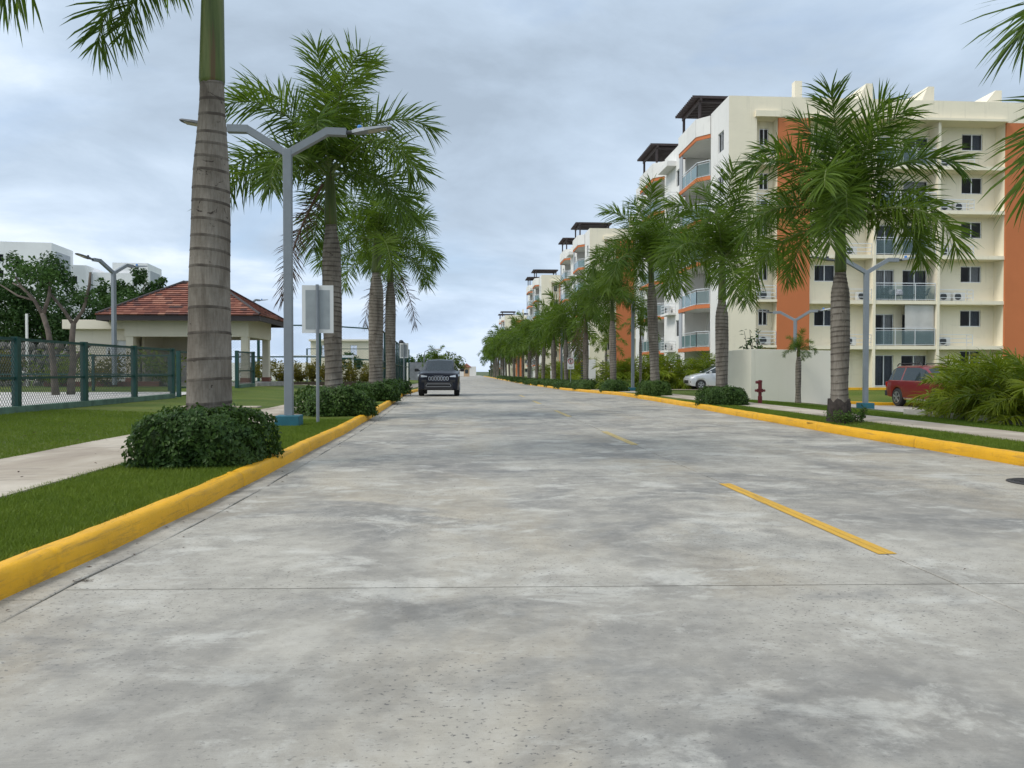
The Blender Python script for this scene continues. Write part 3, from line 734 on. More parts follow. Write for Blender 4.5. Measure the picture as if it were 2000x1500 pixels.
def frond(name, Ln, e0, bend, n, ll, lw, seed, mats, plume=1.0, droop=0.55, pet=0.13, rr=0.026):
    rg = random.Random(seed); b = MB(); K = 16; P = []; T = []; p = Vector((0,0,0)); sway = rg.uniform(-0.25,0.25)
    for i in range(K+1):
        s = i/K; th = R(e0 - bend*s**1.5); t = Vector((math.cos(th), sway*s*0.6, math.sin(th))).normalized()
        P.append(p.copy()); T.append(t); p = p + t*(Ln/K)
    b.tube(P, [rr*(1-0.85*i/K)+0.003 for i in range(K+1)], 5, 1)
    dn = Vector((0,0,-1))
    for i in range(n):
        for sd in (-1, 1):
            s = pet + (1-pet)*(i+rg.uniform(0.1,0.9))/n; f = s*K; k = min(K-1, int(f)); q = P[k].lerp(P[k+1], f-k); t = T[k].lerp(T[k+1], f-k).normalized()
            sv = Vector((0,1,0)); sv = (sv - t*t.dot(sv)).normalized()*sd; u = t.cross(sv)*(-1 if sd > 0 else 1)
            if u.z < 0 and abs(t.z) < 0.95: u = -u
            al = R(rg.choice((-34,-10,16,42))*plume + rg.uniform(-10,10)); be = R(14+46*s*s+rg.uniform(-8,8))
            d = ((sv*math.cos(al)+u*math.sin(al))*math.cos(be) + t*math.sin(be)).normalized()
            sp = (s-pet)/(1-pet); l = ll*(0.50+0.50*math.sin(math.pi*min(1, 0.15+sp*0.62)))*rg.uniform(0.84,1.12)*(0.75 if sp > 0.95 else 1)
            wv = (t - d*t.dot(d)); wv = wv.normalized() if wv.length > 1e-3 else u
            wv = (wv*math.cos(0.5*rg.uniform(-1,1)) + d.cross(wv)*math.sin(0.9*rg.uniform(-1,1))).normalized()
            dr = droop*rg.uniform(0.55,1.4)
            p1 = q + d*l*0.36; d1 = (d+dn*dr*0.55).normalized(); p2 = p1 + d1*l*0.36; d2 = (d1+dn*dr).normalized(); p3 = p2 + d2*l*0.28
            w = lw*rg.uniform(0.8,1.15)
            b.add([q-wv*w*0.25, q+wv*w*0.25, p1-wv*w*0.5, p1+wv*w*0.5, p2-wv*w*0.38, p2+wv*w*0.38, p3], [(0,1,3,2),(2,3,5,4),(4,5,6)], 0)
    return b.mesh(name, mats)
FV = []                                                   # royal palm frond shapes, upright to hanging
for (e0, bend) in ((84,40),(74,75),(62,100),(50,118),(36,118),(20,108),(2,88),(-25,60)):
    FV.append([frond('frond', 2.7, e0, bend, 96, 0.78, 0.034, 100+len(FV)*3+j, [M_FROND, M_RACH], 1.15, 0.22) for j in range(2)])
FVF = [[frond('frond', 2.75, e0, bend, 48, 0.76, 0.074, 200+i, [M_FROND, M_RACH], 1.15, 0.22)] for i, (e0, bend) in enumerate(((80,50),(62,100),(45,115),(28,112),(8,98),(-22,60)))]
FVY = [[frond('frond', 3.0, e0, bend, 36, 0.72, 0.085, 240+i, [M_FRONDY, M_RACH])] for i, (e0, bend) in enumerate(((80,50),(60,90),(40,105),(20,100),(0,80)))]
FDEAD = [frond('dead_frond', 2.7, -62, 25, 60, 0.55, 0.020, 300+j, [M_DEAD, M_RACHD], 1.2, 0.25) for j in range(2)]
FDEAD2 = [frond('dead_frond', 2.7, -62, 25, 30, 0.55, 0.04, 310, [M_DEAD, M_RACHD], 1.2, 0.25)]
def trunk_mesh(H, r, seed, far, base=1.12, ring=(0.135,0.045)):
    rg = random.Random(seed); b = MB(); prof = []; mi = []; z = -0.25
    rad = lambda z: r*(base-(base-0.93)*sstep(0, 0.25*H, z) + 0.12*math.sin(math.pi*max(0,min(1,(z/H-0.25)/0.75))) - 0.34*sstep(0.82*H, H, z))
    if ring[0] > 0.2: rad = lambda z: r*(1.14-0.22*min(1, z/H/0.7)-0.34*sstep(0.68*H, H, z))
    while z < H:
        f = z/H; dz = (ring[0]-ring[1]*f)*rg.uniform(0.75,1.25)*(2.0 if far else 1); z2 = min(H, z+dz)
        ra, rb = rad(max(z,0)), rad(max(z2,0))
        prof += [(ra*1.012,z),(ra*0.995,z+0.02),(rb*0.992,z2-0.012)]; mi += [1,0,1]; z = z2
    n = 10 if far else 22; k0 = len(b.f); b.lathe(prof, n)
    for i in range(len(prof)-1):
        for j in range(n): b.m[k0+i*n+j] = mi[i]
    for i in range(len(b.v)):
        x, y, zz = b.v[i]; a = math.atan2(y, x); q = 1+0.02*math.sin(3*a+zz*2)+0.012*math.sin(7*a-zz*5)
        ring = 0.018*math.sin(a*1+zz*1.7)
        b.v[i] = (x*q, y*q, zz+ring)
    return b.mesh('trunk', [M_TRUNK, M_RING], True)
def shaft_mesh(r, h, far):
    b = MB(); b.lathe([(r*0.62,-0.05),(r*0.67,0.02),(r*0.65,0.18),(r*0.58,0.45*h),(r*0.50,0.8*h),(r*0.40,h),(r*0.30,h*1.12)], 8 if far else 18)
    for i in range(len(b.v)):
        x, y, z = b.v[i]; a = math.atan2(y, x); q = 1+0.05*math.sin(2*a+z*0.8); b.v[i] = (x*q, y*q, z)
    return b.mesh('crownshaft', M_SHAFT, True)
def palm(x, y, z, H, r, cs, fs, nf, seed, label, group, far=False, dead=(), young=False, spec=None, lean=(0,0), spear=True, name='royal_palm', es=0, ring=(0.135,0.045), root=0):
    rg = random.Random(seed); t = empty(name, (x,y,z)); tag(t, label, 'palm tree', group); t.rotation_euler = (lean[0], lean[1], 0)
    inst('trunk', trunk_mesh(H, r, seed, far, 1.35 if young else 1.12, ring), t); inst('crownshaft', shaft_mesh(r*1.2 if young else (r*0.90 if ring[0] > 0.2 else r), cs, far), t, (0,0,H))
    if root:
        b = MB(); b.lathe([(r*1.45,-0.1),(r*1.38,0.04),(r*1.22,root*0.55),(r*1.16,root)], 28)
        for i_ in range(len(b.v)):
            x_, y_, z_ = b.v[i_]; a_ = math.atan2(y_, x_); q_ = 1+0.06*math.sin(11*a_+z_*9)+0.05*math.sin(19*a_); b.v[i_] = (x_*q_, y_*q_, z_+0.05*math.sin(5*a_)*(z_ > 0.1))
        b.build('root_boss', M_ROOT, t, smooth=True)
    V = FVY if young else (FVF if far else FV); top = H+cs*1.02
    az = rg.uniform(0, 6.28)
    if spec is None:
        spec = []
        for i in range(nf):
            q = min(0.84, (i+0.5)/nf*0.84 + es); az += 2.39996+rg.uniform(-0.25,0.25); spec.append((az, q*len(V), rg.uniform(0.9,1.08)))
    for (a, q, s) in spec:
        lst = V[int(min(len(V)-1, max(0, q)))]
        inst('frond', rg.choice(lst), t, (0,0,top-0.05-0.012*q), (0,0,a), fs*s)
    if spear and not young:
        b = MB(); b.tube([(0,0,top),(0.05*rg.uniform(-1,1),0.03,top+0.9*fs),(0.14*rg.uniform(-1,1),0.05,top+1.75*fs)], [0.022,0.015,0.004], 5); b.build('spear_leaf', M_SHAFT, t)
    for a in dead: inst('dead_frond', rg.choice(FDEAD2 if far else FDEAD), t, (0.8*r*math.cos(a),0.8*r*math.sin(a),H+cs*0.75), (0,0,a), fs)
    return t
GLp, GRp = 'royal palms along the left kerb', 'royal palms along the right kerb'
# left row
sp = [(R(178),7.4,0.72),(R(168),7.2,0.62),(R(192),6.2,0.95),(R(150),3.2,1.0),(R(120),3.0,1.0),(R(75),2.2,1.0),(R(40),1.5,1.0),(R(5),1.2,0.95),(R(-40),1.5,0.95),(R(-80),2.0,0.95),(R(238),2.5,1.0),(R(262),2.2,1.0),(R(140),1.0,0.9),(R(20),0.5,0.9)]
palm(-2.88, 8.6, zL(-2.88,8.6), 4.22, 0.222, 1.85, 1.0, 0, 21, 'nearest left palm, thick ringed trunk rising out of the top of the picture', GLp, spec=sp, lean=(0,R(0.9)), ring=(0.29,0.15), root=0.40)
palm(-2.93, 17.1, zL(-2.9,17.1), 4.32, 0.205, 1.15, 1.04, 19, 22, 'full-crowned left palm with a dead brown frond hanging beside its trunk', GLp, dead=(R(190),R(205)), lean=(0,R(-0.8)))
palm(-2.95, 25.2, zL(-2.95,25.2), 4.3, 0.235, 1.1, 0.92, 13, 23, 'third left palm, pale straight trunk behind the second hedge', GLp, lean=(0,R(0.6)))
palm(-3.2, 33.0, zL(-3.2,33), 4.9, 0.22, 1.1, 1.10, 15, 24, 'fourth left palm, dead fronds wrapped round the upper trunk', GLp, dead=(R(20),R(200),R(100)), es=0.1)
# right row
spR = [(R(178),6.2,0.86),(R(184),3.3,0.96),(R(84),4,1.0),(R(60),3,1.0),(R(20),4,1.0),(R(-30),3,1.0),(R(-70),4,1.0),(R(40),6,1.0),(R(-10),6,1.0),(R(70),1,1.0),(R(0),1,1.0)]
palm(7.32, 6.9, zRt(7.32,6.9), 2.95, 0.2, 1.0, 1.0, 0, 31, 'palm at the right picture edge, only its drooping fronds in view', GRp, spec=spR)
palm(7.15, 13.7, zRt(7.15,13.7), 2.9, 0.165, 0.95, 0.85, 22, 32, 'large palm in front of the cream apartment block, bulging ringed trunk', GRp, es=-0.04, root=0.42)
palm(7.55, 21.3, zRt(7.55,21.3), 3.1, 0.18, 1.15, 0.92, 17, 33, 'palm in a round hedge beside the white boundary wall', GRp, es=0.0)
ys_r = [29.4, 37.6, 46, 54, 62, 70, 78, 86, 94.5, 103, 111, 119, 128, 137, 146, 156, 166, 177, 188, 200]
for i, y in enumerate(ys_r):
    rg = random.Random(500+i); x = kr(y)+0.68+rg.uniform(-0.15,0.15); far = y > 50
    lab = ['palm just left of the silver hatchback, crown against the apartment balconies'] + ['%s palm of the right row, counted from the camera' % ORD[k] for k in range(4, 30 if False else len(ORD))]
    Hh = [4.2,3.6,3.9,3.7,3.9,4.0,4.1,4.3,4.4,4.6,4.7,4.8,4.9,5.0,5.1,5.2,5.3,5.4,5.4,5.5][i]
    palm(x, y, zRt(x,y), Hh*rg.uniform(0.88,1.10), 0.19+rg.uniform(-0.03,0.025), rg.uniform(0.85,1.15), rg.uniform(0.85,1.10)*(1+0.30*sstep(50,110,y)), (18 if far else 19)+rg.randint(-5,2), 600+i, lab[i], GRp, lean=(R(rg.uniform(-2.5,2.5)),R(rg.uniform(-2.5,2.5))), far=far, dead=(R(190),R(240)) if i in (2,6,9) else (), es=0.09 if far else 0.02, spear=not far)
# young yellowish palms and the small one at the wall
palm(9.6, 39.8, zRt(9.6,39.8), 3.0, 0.075, 0.45, 0.42, 12, 41, 'slim yellow-green palm beside the street lamp, right of the entrance', 'young ornamental palms', young=True, name='young_palm')
palm(9.8, 50.5, zRt(9.8,50.5), 2.65, 0.08, 0.45, 0.50, 12, 42, 'slim yellow-green palm in front of the entrance pillars', 'young ornamental palms', young=True, name='young_palm')
palm(9.5, 88.0, zRt(9.5,88), 3.0, 0.09, 0.5, 0.5, 10, 43, 'slim yellow palm far along the right sidewalk', 'young ornamental palms', young=True, name='young_palm')
palm(12.45, 26.9, zRt(12.45,26.9), 1.75, 0.10, 0.3, 0.27, 10, 44, 'small dwarf palm with tapering trunk against the white boundary wall', 'young ornamental palms', name='dwarf_palm', spear=False)
# trees closing the street end on the left
palm(-3.4, 92, zr(92)+0.1, 2.2, 0.16, 0.6, 0.8, 11, 45, 'small palm above the roof of the dark car, far down the left side', 'far left palms', far=True)

# ------------------------------------------------------------------ hedges, shrubs, trees
M_HEDGE = leaf_mat('hedge_leaves', (0.019,0.050,0.011), (0.062,0.112,0.020), 0.5, 0.22, 4.0)
M_TREE = leaf_mat('tree_leaves', (0.016,0.044,0.012), (0.055,0.112,0.020), 0.6, 0.2, 0.5)
M_CROTON = leaf_mat('yellow_shrub_leaves', (0.06,0.085,0.012), (0.15,0.125,0.018), 0.4, 0.3, 1.5, yellow=(0.23,0.15,0.02))
M_TWIG = plain('twigs', (0.07,0.055,0.04), 0.9, var=0.3)
M_BARK = plain('bark', (0.105,0.085,0.068), 0.95, var=0.35, scale=5, bump=0.6, bscale=22)
def leaf(b, p, nrm, ln, wd, rg, mi=0):
    nrm = Vector(nrm).normalized(); a = Vector((rg.uniform(-1,1), rg.uniform(-1,1), rg.uniform(-1,1))); t = (a - nrm*a.dot(nrm))
    t = t.normalized() if t.length > 1e-3 else Vector((1,0,0)); s = nrm.cross(t); p = Vector(p)
    b.add([p, p+t*ln*0.5+s*wd*0.5+nrm*ln*0.10, p+t*ln, p+t*ln*0.5-s*wd*0.5+nrm*ln*0.10], [(0,1,2,3)], mi)
def hedge_mesh(rx, ry, h, n, ls, seed, mat):
    rg = random.Random(seed); b = MB()
    ph = [rg.uniform(0,6.28) for _ in range(6)]
    def surf(a, e):
        u = Vector((math.cos(a)*math.cos(e), math.sin(a)*math.cos(e), math.sin(e))); q = 4.6
        rr = (abs(u.x/rx)**q+abs(u.y/ry)**q+abs(u.z/h)**q)**(-1/q)
        lump = 1+0.05*math.sin(3*a+ph[0])+0.05*math.sin(5*a+ph[1]+3*e)+0.04*math.sin(9*a+ph[2]-4*e)+0.03*math.sin(14*a+ph[4]+9*e)
        return u*rr*lump
    for i in range(n):
        a = rg.uniform(0,6.283); e = math.asin(rg.uniform(0.02,1)); p = surf(a, e); c = Vector((0,0,h*0.25)); d = (p-c).normalized()
        dep = abs(rg.gauss(0,0.055))-0.03; p = p - d*dep
        nr = d*0.8+Vector((rg.uniform(-1,1),rg.uniform(-1,1),rg.uniform(-0.3,1)))*0.75
        leaf(b, p, nr, ls*rg.uniform(0.7,1.3), ls*0.62*rg.uniform(0.8,1.2), rg)
    fol = b.mesh('foliage', mat)
    c = MB(); nn = 18
    for j in range(7):
        e = math.pi/2*j/6
        for i in range(nn):
            q = surf(2*math.pi*i/nn, e); c.v.append((q.x*0.86, q.y*0.86, q.z*0.84))
    for j in range(6):
        for i in range(nn): c.f.append([j*nn+i, j*nn+(i+1)%nn, (j+1)*nn+(i+1)%nn, (j+1)*nn+i]); c.m.append(0)
    return fol, c.mesh('inner_foliage', mat, True)
HM = {'near': hedge_mesh(0.80, 0.62, 0.58, 11000, 0.062, 1, M_HEDGE), 'mid': hedge_mesh(0.80, 0.62, 0.58, 6000, 0.075, 2, M_HEDGE), 'far': hedge_mesh(0.80, 0.62, 0.58, 1100, 0.13, 3, M_HEDGE)}
def hedge(x, y, z, s, kind, label, group, rz=0):
    t = empty('hedge_bush', (x,y,z-0.02), rz); tag(t, label, 'bush', group); t.scale = s
    f, c = HM[kind]; inst('foliage', f, t); inst('inner_foliage', c, t)
GB = 'clipped hedges at the palm feet'
hedge(-2.80, 8.2, zL(-2.8,8.2), (0.79,1.05,0.92), 'near', 'clipped dark hedge round the nearest left palm, spilling over the kerb', GB)
hedge(-2.85, 17.0, zL(-2.85,17), (1.0,1.35,1.0), 'mid', 'clipped hedge behind the white panel sign', GB, 0.4)
hedge(-2.95, 25.2, zL(-2.95,25.2), (0.98,1.7,0.95), 'mid', 'clipped hedge round the third left palm', GB, 0.2)
hedge(-3.15, 32.6, zL(-3.15,32.6), (1.0,1.5,0.95), 'far', 'clipped hedge nearest the dark parked car', GB)
hedge(7.5, 21.0, zRt(7.5,21), (0.80,0.9,0.85), 'mid', 'clipped hedge round the palm beside the white wall', GB)
hedge(7.62, 29.2, zRt(7.6,29.2), (0.78,0.9,0.95), 'mid', 'clipped hedge round the palm near the silver hatchback', GB)
for i, y in enumerate(ys_r[1:15]):
    x = kr(y)+0.68
    hedge(x, y-0.3, zRt(x,y), (0.85,1.15+0.25*(i % 3),0.95), 'far', '%s clipped hedge along the right kerb, counted from the camera' % ORD[i+2], GB, 0.3*i)
    if 1 <= i < 10: hedge(x+0.2, y+4.0, zRt(x,y), (0.7,1.5,0.8), 'far', 'low hedge between the %s and %s palms of the right row' % (ORD[i+4], ORD[i+5]), GB, 0.2*i)
def shrub(x, y, z, r, h, n, ls, mat, label, cat, group, seed, name='shrub'):
    rg = random.Random(seed); t = empty(name, (x,y,z)); tag(t, label, cat, group); b = MB(); st = MB()
    tips = []
    for k in range(max(5, int(n/60))):
        a = rg.uniform(0,6.283); q = r*math.sqrt(rg.random()); tip = Vector((q*math.cos(a), q*math.sin(a), h*rg.uniform(0.35,1.0)))
        st.tube([(tip.x*0.15,tip.y*0.15,-0.03),(tip.x*0.6,tip.y*0.6,tip.z*0.6),tuple(tip)], [0.012,0.008,0.004], 4); tips.append(tip)
    for i in range(n):
        tp = rg.choice(tips); f = rg.uniform(0.35,1.05); p = Vector((tp.x*(0.2+0.8*f), tp.y*(0.2+0.8*f), tp.z*f)) + Vector((rg.gauss(0,1),rg.gauss(0,1),rg.gauss(0,0.7)))*r*0.13
        if p.z < 0.02: p.z = 0.02+rg.random()*0.05
        leaf(b, p, (rg.uniform(-1,1),rg.uniform(-1,1),rg.uniform(0,1.2)), ls*rg.uniform(0.7,1.3), ls*0.45, rg)
    b.build('foliage', mat, t); st.build('stem', M_TWIG, t); return t
shrub(6.95, 13.2, zRt(7,13.2), 0.28, 0.24, 420, 0.055, M_HEDGE, 'sparse leafy remnant left of the large right palm foot', 'bush', None, 51)
shrub(7.45, 13.5, zRt(7.4,13.5), 0.22, 0.30, 300, 0.055, M_HEDGE, 'sparse leafy remnant right of the large right palm foot', 'bush', None, 52)
ds = MB()
for i in range(18):
    a = 2*math.pi*i/18; ds.v.append((7.15+0.62*math.cos(a)*(1+0.12*math.sin(3*a)), 13.5+0.6*math.sin(a), zRt(7.15,13.5)+0.008))
ds.f.append(list(range(18))); ds.m.append(0); tag(ds.build('soil_bed', M_SOIL), kind='structure')

def crown_tree(x, y, z, H, blobs, n, ls, mat, label, group, seed, tr=0.16, name='leafy_tree', cat='tree'):
    rg = random.Random(seed); t = empty(name, (x,y,z)); tag(t, label, cat, group); b = MB(); tk = MB()
    tk.tube([(0,0,-0.2),(0.05,0,H*0.25),(0.0,0.05,H*0.5)], [tr,tr*0.8,tr*0.6], 8)
    wts = [q[3]**2 for q in blobs]; tot = sum(wts)
    for (bx, by, bz, br), wgt in zip(blobs, wts):
        tk.tube([(0,0,H*0.3),(bx*0.5,by*0.5,(H*0.3+bz)*0.5),(bx,by,bz)], [tr*0.5,tr*0.35,tr*0.1], 6)
        sub = [(Vector((rg.gauss(0,1),rg.gauss(0,1),rg.gauss(0,1))).normalized()*br*rg.uniform(0.45,0.95), br*rg.uniform(0.22,0.42)) for _ in range(16)]
        for i in range(int(n*wgt/tot)):
            c, q = rg.choice(sub); d = Vector((rg.gauss(0,1),rg.gauss(0,1),rg.gauss(0,1))).normalized(); p = Vector((bx,by,bz))+c+d*q*rg.random()**0.4
            nr = d*0.5+Vector((rg.uniform(-1,1),rg.uniform(-1,1),rg.uniform(-0.2,1.2)))*0.7
            leaf(b, p, nr, ls*rg.uniform(0.6,1.35), ls*0.5*rg.uniform(0.8,1.3), rg)
    b.build('crown', mat, t); tk.build('trunk', M_BARK, t, smooth=True); return t
# dark trees behind the dog run, left
GT = 'dark leafy trees behind the park'
crown_tree(-28.6, 46, 0.3, 5.5, [(0,0,4.6,2.6),(-2.4,0,3.6,2.2),(2.2,0.4,3.6,2.2),(0.2,-1.0,2.0,2.4),(-3.2,-0.4,1.8,1.9)], 14000, 0.22, M_TREE, 'dense dark tree at the left edge, behind the stone wall', GT, 61)
crown_tree(-24.4, 45, 0.3, 5.5, [(-0.3,0,5.5,2.1),(1.5,0,4.3,1.9),(-1.7,0.3,3.9,2.1),(0.2,-0.8,2.2,2.3),(2.0,-0.4,2.0,1.9)], 15000, 0.22, M_TREE, 'dense dark tree behind the two pruned trunks', GT, 62)
crown_tree(-21.4, 48, 0.3, 6.0, [(-0.4,0,4.4,1.6),(1.0,0,3.4,1.6),(-1.2,0,3.3,1.8),(0.4,-0.6,1.9,2.0)], 9500, 0.22, M_TREE, 'dark tree left of the restroom roof', GT, 63)
crown_tree(-23.6, 54, 0.2, 6.5, [(0.2,0,5.8,1.4),(1.2,0,7.0,1.3),(2.3,0,5.6,1.3),(0.6,0,4.2,1.6),(3.6,0,5.0,1.0)], 8000, 0.24, M_TREE, 'taller dark tree just left of the tiled roof, behind the lamp', GT, 64)
crown_tree(-23.9, 52, 0.2, 6.3, [(0,0,6.4,0.9),(0.8,0.2,5.9,0.7),(-0.7,0,5.8,0.7)], 1300, 0.24, M_TREE, 'thin open-crowned tree in front of the white blocks', GT, 65, 0.09)
crown_tree(-14.5, 95, -0.4, 3.6, [(0,0,2.8,1.2),(1.2,0,2.4,0.9),(-1.2,0,2.3,0.9)], 1500, 0.3, M_TREE, 'round tree seen through the court fence', GT, 66)
crown_tree(-6.5, 118, -0.5, 4.2, [(0,0,3.0,1.6),(2.2,0,2.7,1.4),(-2.3,0,2.8,1.4)], 1800, 0.35, M_TREE, 'bushy tree behind the grey wall left of the dark car', GT, 67)
crown_tree(-2.2, 125, -0.5, 4.6, [(0,0,3.4,1.6),(1.4,0,2.8,1.3),(-1.2,0,2.6,1.2)], 1500, 0.35, leaf_mat('bright_tree_leaves', (0.05,0.09,0.015), (0.11,0.15,0.03), 0.45, 0.3, 0.6), 'brighter green tree right behind the dark car roof', GT, 68)
# pruned bare trees in the dog run
def pruned(x, y, z, segs, label):
    t = empty('pruned_tree', (x,y,z)); tag(t, label, 'tree', 'pruned bare trees')
    b = MB(); b.tube(segs[0][0], [q*0.8 for q in segs[0][1]], 10); b.build('trunk', M_BARK, t, smooth=True)
    for pts, rad in segs[1:]:
        b = MB(); b.tube(pts, [q*0.8 for q in rad], 8); b.build('limb', M_BARK, t, smooth=True)
    return t
zd = zL(-14,24)
pt1 = pruned(-13.50, 25.5, zd, [([(0.05,0,-0.2),(0.0,0,0.5),(-0.05,0,1.3),(-0.22,0.05,2.2),(-0.38,0.05,2.75)],[0.17,0.13,0.115,0.10,0.10]),
    ([(-0.38,0.05,2.70),(-0.62,0.0,3.2),(-1.0,0,3.6),(-1.25,0,4.0)],[0.085,0.07,0.055,0.035]), ([(-1.0,0,3.58),(-1.35,0.1,3.75)],[0.04,0.03]),
    ([(-0.36,0.05,2.72),(-0.20,0.1,3.3),(-0.14,0.1,3.9)],[0.085,0.07,0.05]), ([(-0.62,0,3.18),(-1.3,0.3,3.35),(-2.2,0.4,3.9)],[0.05,0.04,0.02])], 'left of two pruned bare trunks, limbs forking to stubs')
pt2 = pruned(-13.12, 25.8, zd, [([(-0.02,0,-0.2),(0.0,0,0.5),(0.08,0,1.2),(0.04,0.0,1.9),(0.1,0,2.45)],[0.18,0.14,0.125,0.11,0.10]),
    ([(0.06,0,1.15),(0.30,0,1.45),(0.62,0,1.72)],[0.085,0.075,0.07]), ([(0.09,0,2.4),(-0.25,0.05,2.9),(-0.75,0.1,3.5)],[0.08,0.07,0.05]),
    ([(0.1,0,2.42),(0.42,0,2.9),(0.62,0,3.7),(0.66,0,4.15)],[0.085,0.07,0.06,0.05])], 'right of two pruned bare trunks, with a cut stub low down')
def sprig(root, x, y, z, r, n, seed):
    rg = random.Random(seed); b = MB()
    for i in range(n):
        d = Vector((rg.gauss(0,1),rg.gauss(0,1),rg.gauss(0,1)))*r*0.5
        leaf(b, Vector((x,y,z))+d, (rg.uniform(-1,1),rg.uniform(-1,1),rg.uniform(0,1)), 0.16*rg.uniform(0.6,1.2), 0.08, rg)
    tag(b.build('leaf_cluster', M_TREE, root), kind='stuff')
sprig(pt1, -0.95, 0.1, 4.15, 0.42, 260, 1); sprig(pt1, -0.2, 0.1, 4.0, 0.35, 200, 2); sprig(pt2, -0.75, 0.1, 3.7, 0.45, 260, 3); sprig(pt2, 0.5, 0.1, 3.4, 0.3, 120, 4)

# areca palms
AF = [frond('frond', 1.25, e0, bd, 44, 0.44, 0.026, 400+i, [M_ARECA, M_RACH], 0.9, 0.35, 0.22, 0.011) for i, (e0, bd) in enumerate(((82,50),(72,85),(60,100),(48,105),(35,95),(20,80)))]
def areca(x, y, z, s, nf, seed, label, group):
    rg = random.Random(seed); t = empty('areca_palm', (x,y,z)); tag(t, label, 'shrub', group)
    b = MB()
    for k in range(7):
        a = rg.uniform(0,6.28); q = 0.12*s*rg.random(); b.tube([(q*math.cos(a),q*math.sin(a),-0.05),(q*1.6*math.cos(a),q*1.6*math.sin(a),0.32*s)], [0.022*s,0.014*s], 6)
    b.build('stem', M_RACH, t)
    for i in range(nf):
        a = i*2.39996+rg.uniform(-0.3,0.3); k = min(5, int(i/nf*6)); q = 0.17*s
        inst('frond', AF[k], t, (q*math.cos(a)*rg.random(),q*math.sin(a)*rg.random(),(0.30-0.04*k)*s), (0,0,a), s*rg.uniform(0.82,1.1))
GA = 'areca palms behind the low wall'
k = 0
for i in range(8):
    y = 9.7+i*1.05
    for row in range(2):
        rg = random.Random(700+k); x = 11.75+row*0.95+rg.uniform(-0.2,0.2)
        areca(x, y+rg.uniform(-0.2,0.2)+row*0.5, zRt(x,y)+0.05, rg.uniform(0.86,1.05), 28, 720+k, '%s areca palm from the red car in the %s row of the bed' % (ORD[7-i], ('front','back')[row]), GA); k += 1
GA2 = 'areca palms along the far entrance'
for i in range(9):
    rg = random.Random(800+i); x = 11.2+0.62*i*0.9+rg.uniform(-0.2,0.2); y = 47.0-0.05*i+rg.uniform(-0.4,0.4)
    x = 9.3+i*0.78; y = 45.5+rg.uniform(-0.3,0.3)
    areca(x, y, zRt(x,y), rg.uniform(1.25,1.55), 15, 820+i, '%s areca palm from the left in the hedge behind the silver hatchback' % ORD[i], GA2)
for i in range(6):
    y = 62+i*6; x = 10.2; rg = random.Random(860+i)
    areca(x+rg.uniform(-0.3,0.3), y, zRt(x,y), rg.uniform(1.5,1.8), 13, 870+i, '%s areca clump beyond the entrance pillars, behind the right palm row' % ORD[i], 'areca clumps beyond the entrance')

# ------------------------------------------------------------------ right side: low wall, boundary wall, lot
M_CONC = plain('grey_concrete', (0.36,0.34,0.31), 0.85, var=0.25, scale=2.5, bump=0.3)
M_BWALL = wall_mat('boundary_wall_paint', (0.66,0.64,0.55), 0.10)
bw = MB(); ysw = [8.0+i*0.55 for i in range(19)]
for y0, y1 in zip(ysw, ysw[1:]):
    za, zb = zRt(11,y0), zRt(11,y1)
    bw.add([(11,y0,za-0.2),(11.16,y0,za-0.2),(11.16,y1,zb-0.2),(11,y1,zb-0.2),(11,y0,za+0.14),(11.16,y0,za+0.14),(11.16,y1,zb+0.14),(11,y1,zb+0.14)], [(4,5,6,7),(0,4,7,3),(1,2,6,5)])
bw.add([(11,17.9,-0.2),(11.16,17.9,-0.2),(11.16,17.9,0.14),(11,17.9,0.14)], [(0,1,2,3)])
tag(bw.build('low_wall', M_CONC), 'low grey concrete edging wall in front of the areca palms', 'wall')
bed_ = MB(); bed_.add([(11.16,8,0.06),(14.2,8,-0.1),(14.2,20,-0.12),(11.16,17.9,0.06)], [(0,1,2,3)]); tag(bed_.build('planting_bed', M_SOIL), kind='structure')
wl = empty('boundary_wall', (11.0,27.8,0)); tag(wl, 'tall off-white boundary wall turning a corner behind the fire hydrant', 'wall')
b = MB(); b.box(0,0.16,0.0,3.6,-0.3,1.93); b.build('side_panel', M_BWALL, wl, bevel=0.01)
b = MB(); b.add([(0.162,0,-0.5),(3.25,0,-0.5),(3.25,0.16,-0.5),(0.162,0.16,-0.5),(0.162,0,1.93),(3.25,0,1.87),(3.25,0.16,1.87),(0.162,0.16,1.93)], [(0,3,2,1),(4,5,6,7),(0,1,5,4),(1,2,6,5),(2,3,7,6),(3,0,4,7)]); b.build('front_panel', M_BWALL, wl, bevel=0.01)
grid('parking_lot', [12.9,14,16,17.7,22,30,40], [20.2,24,27,30.3,30.6], lambda x, y: zRt(x, y)+0.012, M_ASPH)
def xkerb(name, x0, x1, y, label=None):
    b = MB(); n = 10
    for i in range(n):
        xa, xb = x0+(x1-x0)*i/n, x0+(x1-x0)*(i+1)/n; za, zb = zRt(xa,y), zRt(xb,y)
        b.add([(xa,y,za-0.1),(xb,y,zb-0.1),(xb,y,zb+0.13),(xa,y,za+0.13),(xa,y+0.15,za+0.14),(xb,y+0.15,zb+0.14)], [(0,1,2,3),(3,2,5,4)])
    tag(b.build(name, M_KERB), kind='structure')
xkerb('kerb_lot', 14.3, 24, 30.65); xkerb('kerb_forecourt', 16.5, 32, 41.5)
b = MB(); b.add([(9.0,42.2,0.155),(17.0,42.2,0.155),(17.0,45.0,0.155),(9.0,45.0,0.155)], [(0,1,2,3)]); 
b = MB(); ydr = [42.0,43.0,44.0,45.0]; xdr = [7.9,9,11,13,15,17]
tag(grid('driveway', xdr, ydr, lambda x, y: zRt(x, y)+0.03, M_PAVE), kind='structure')
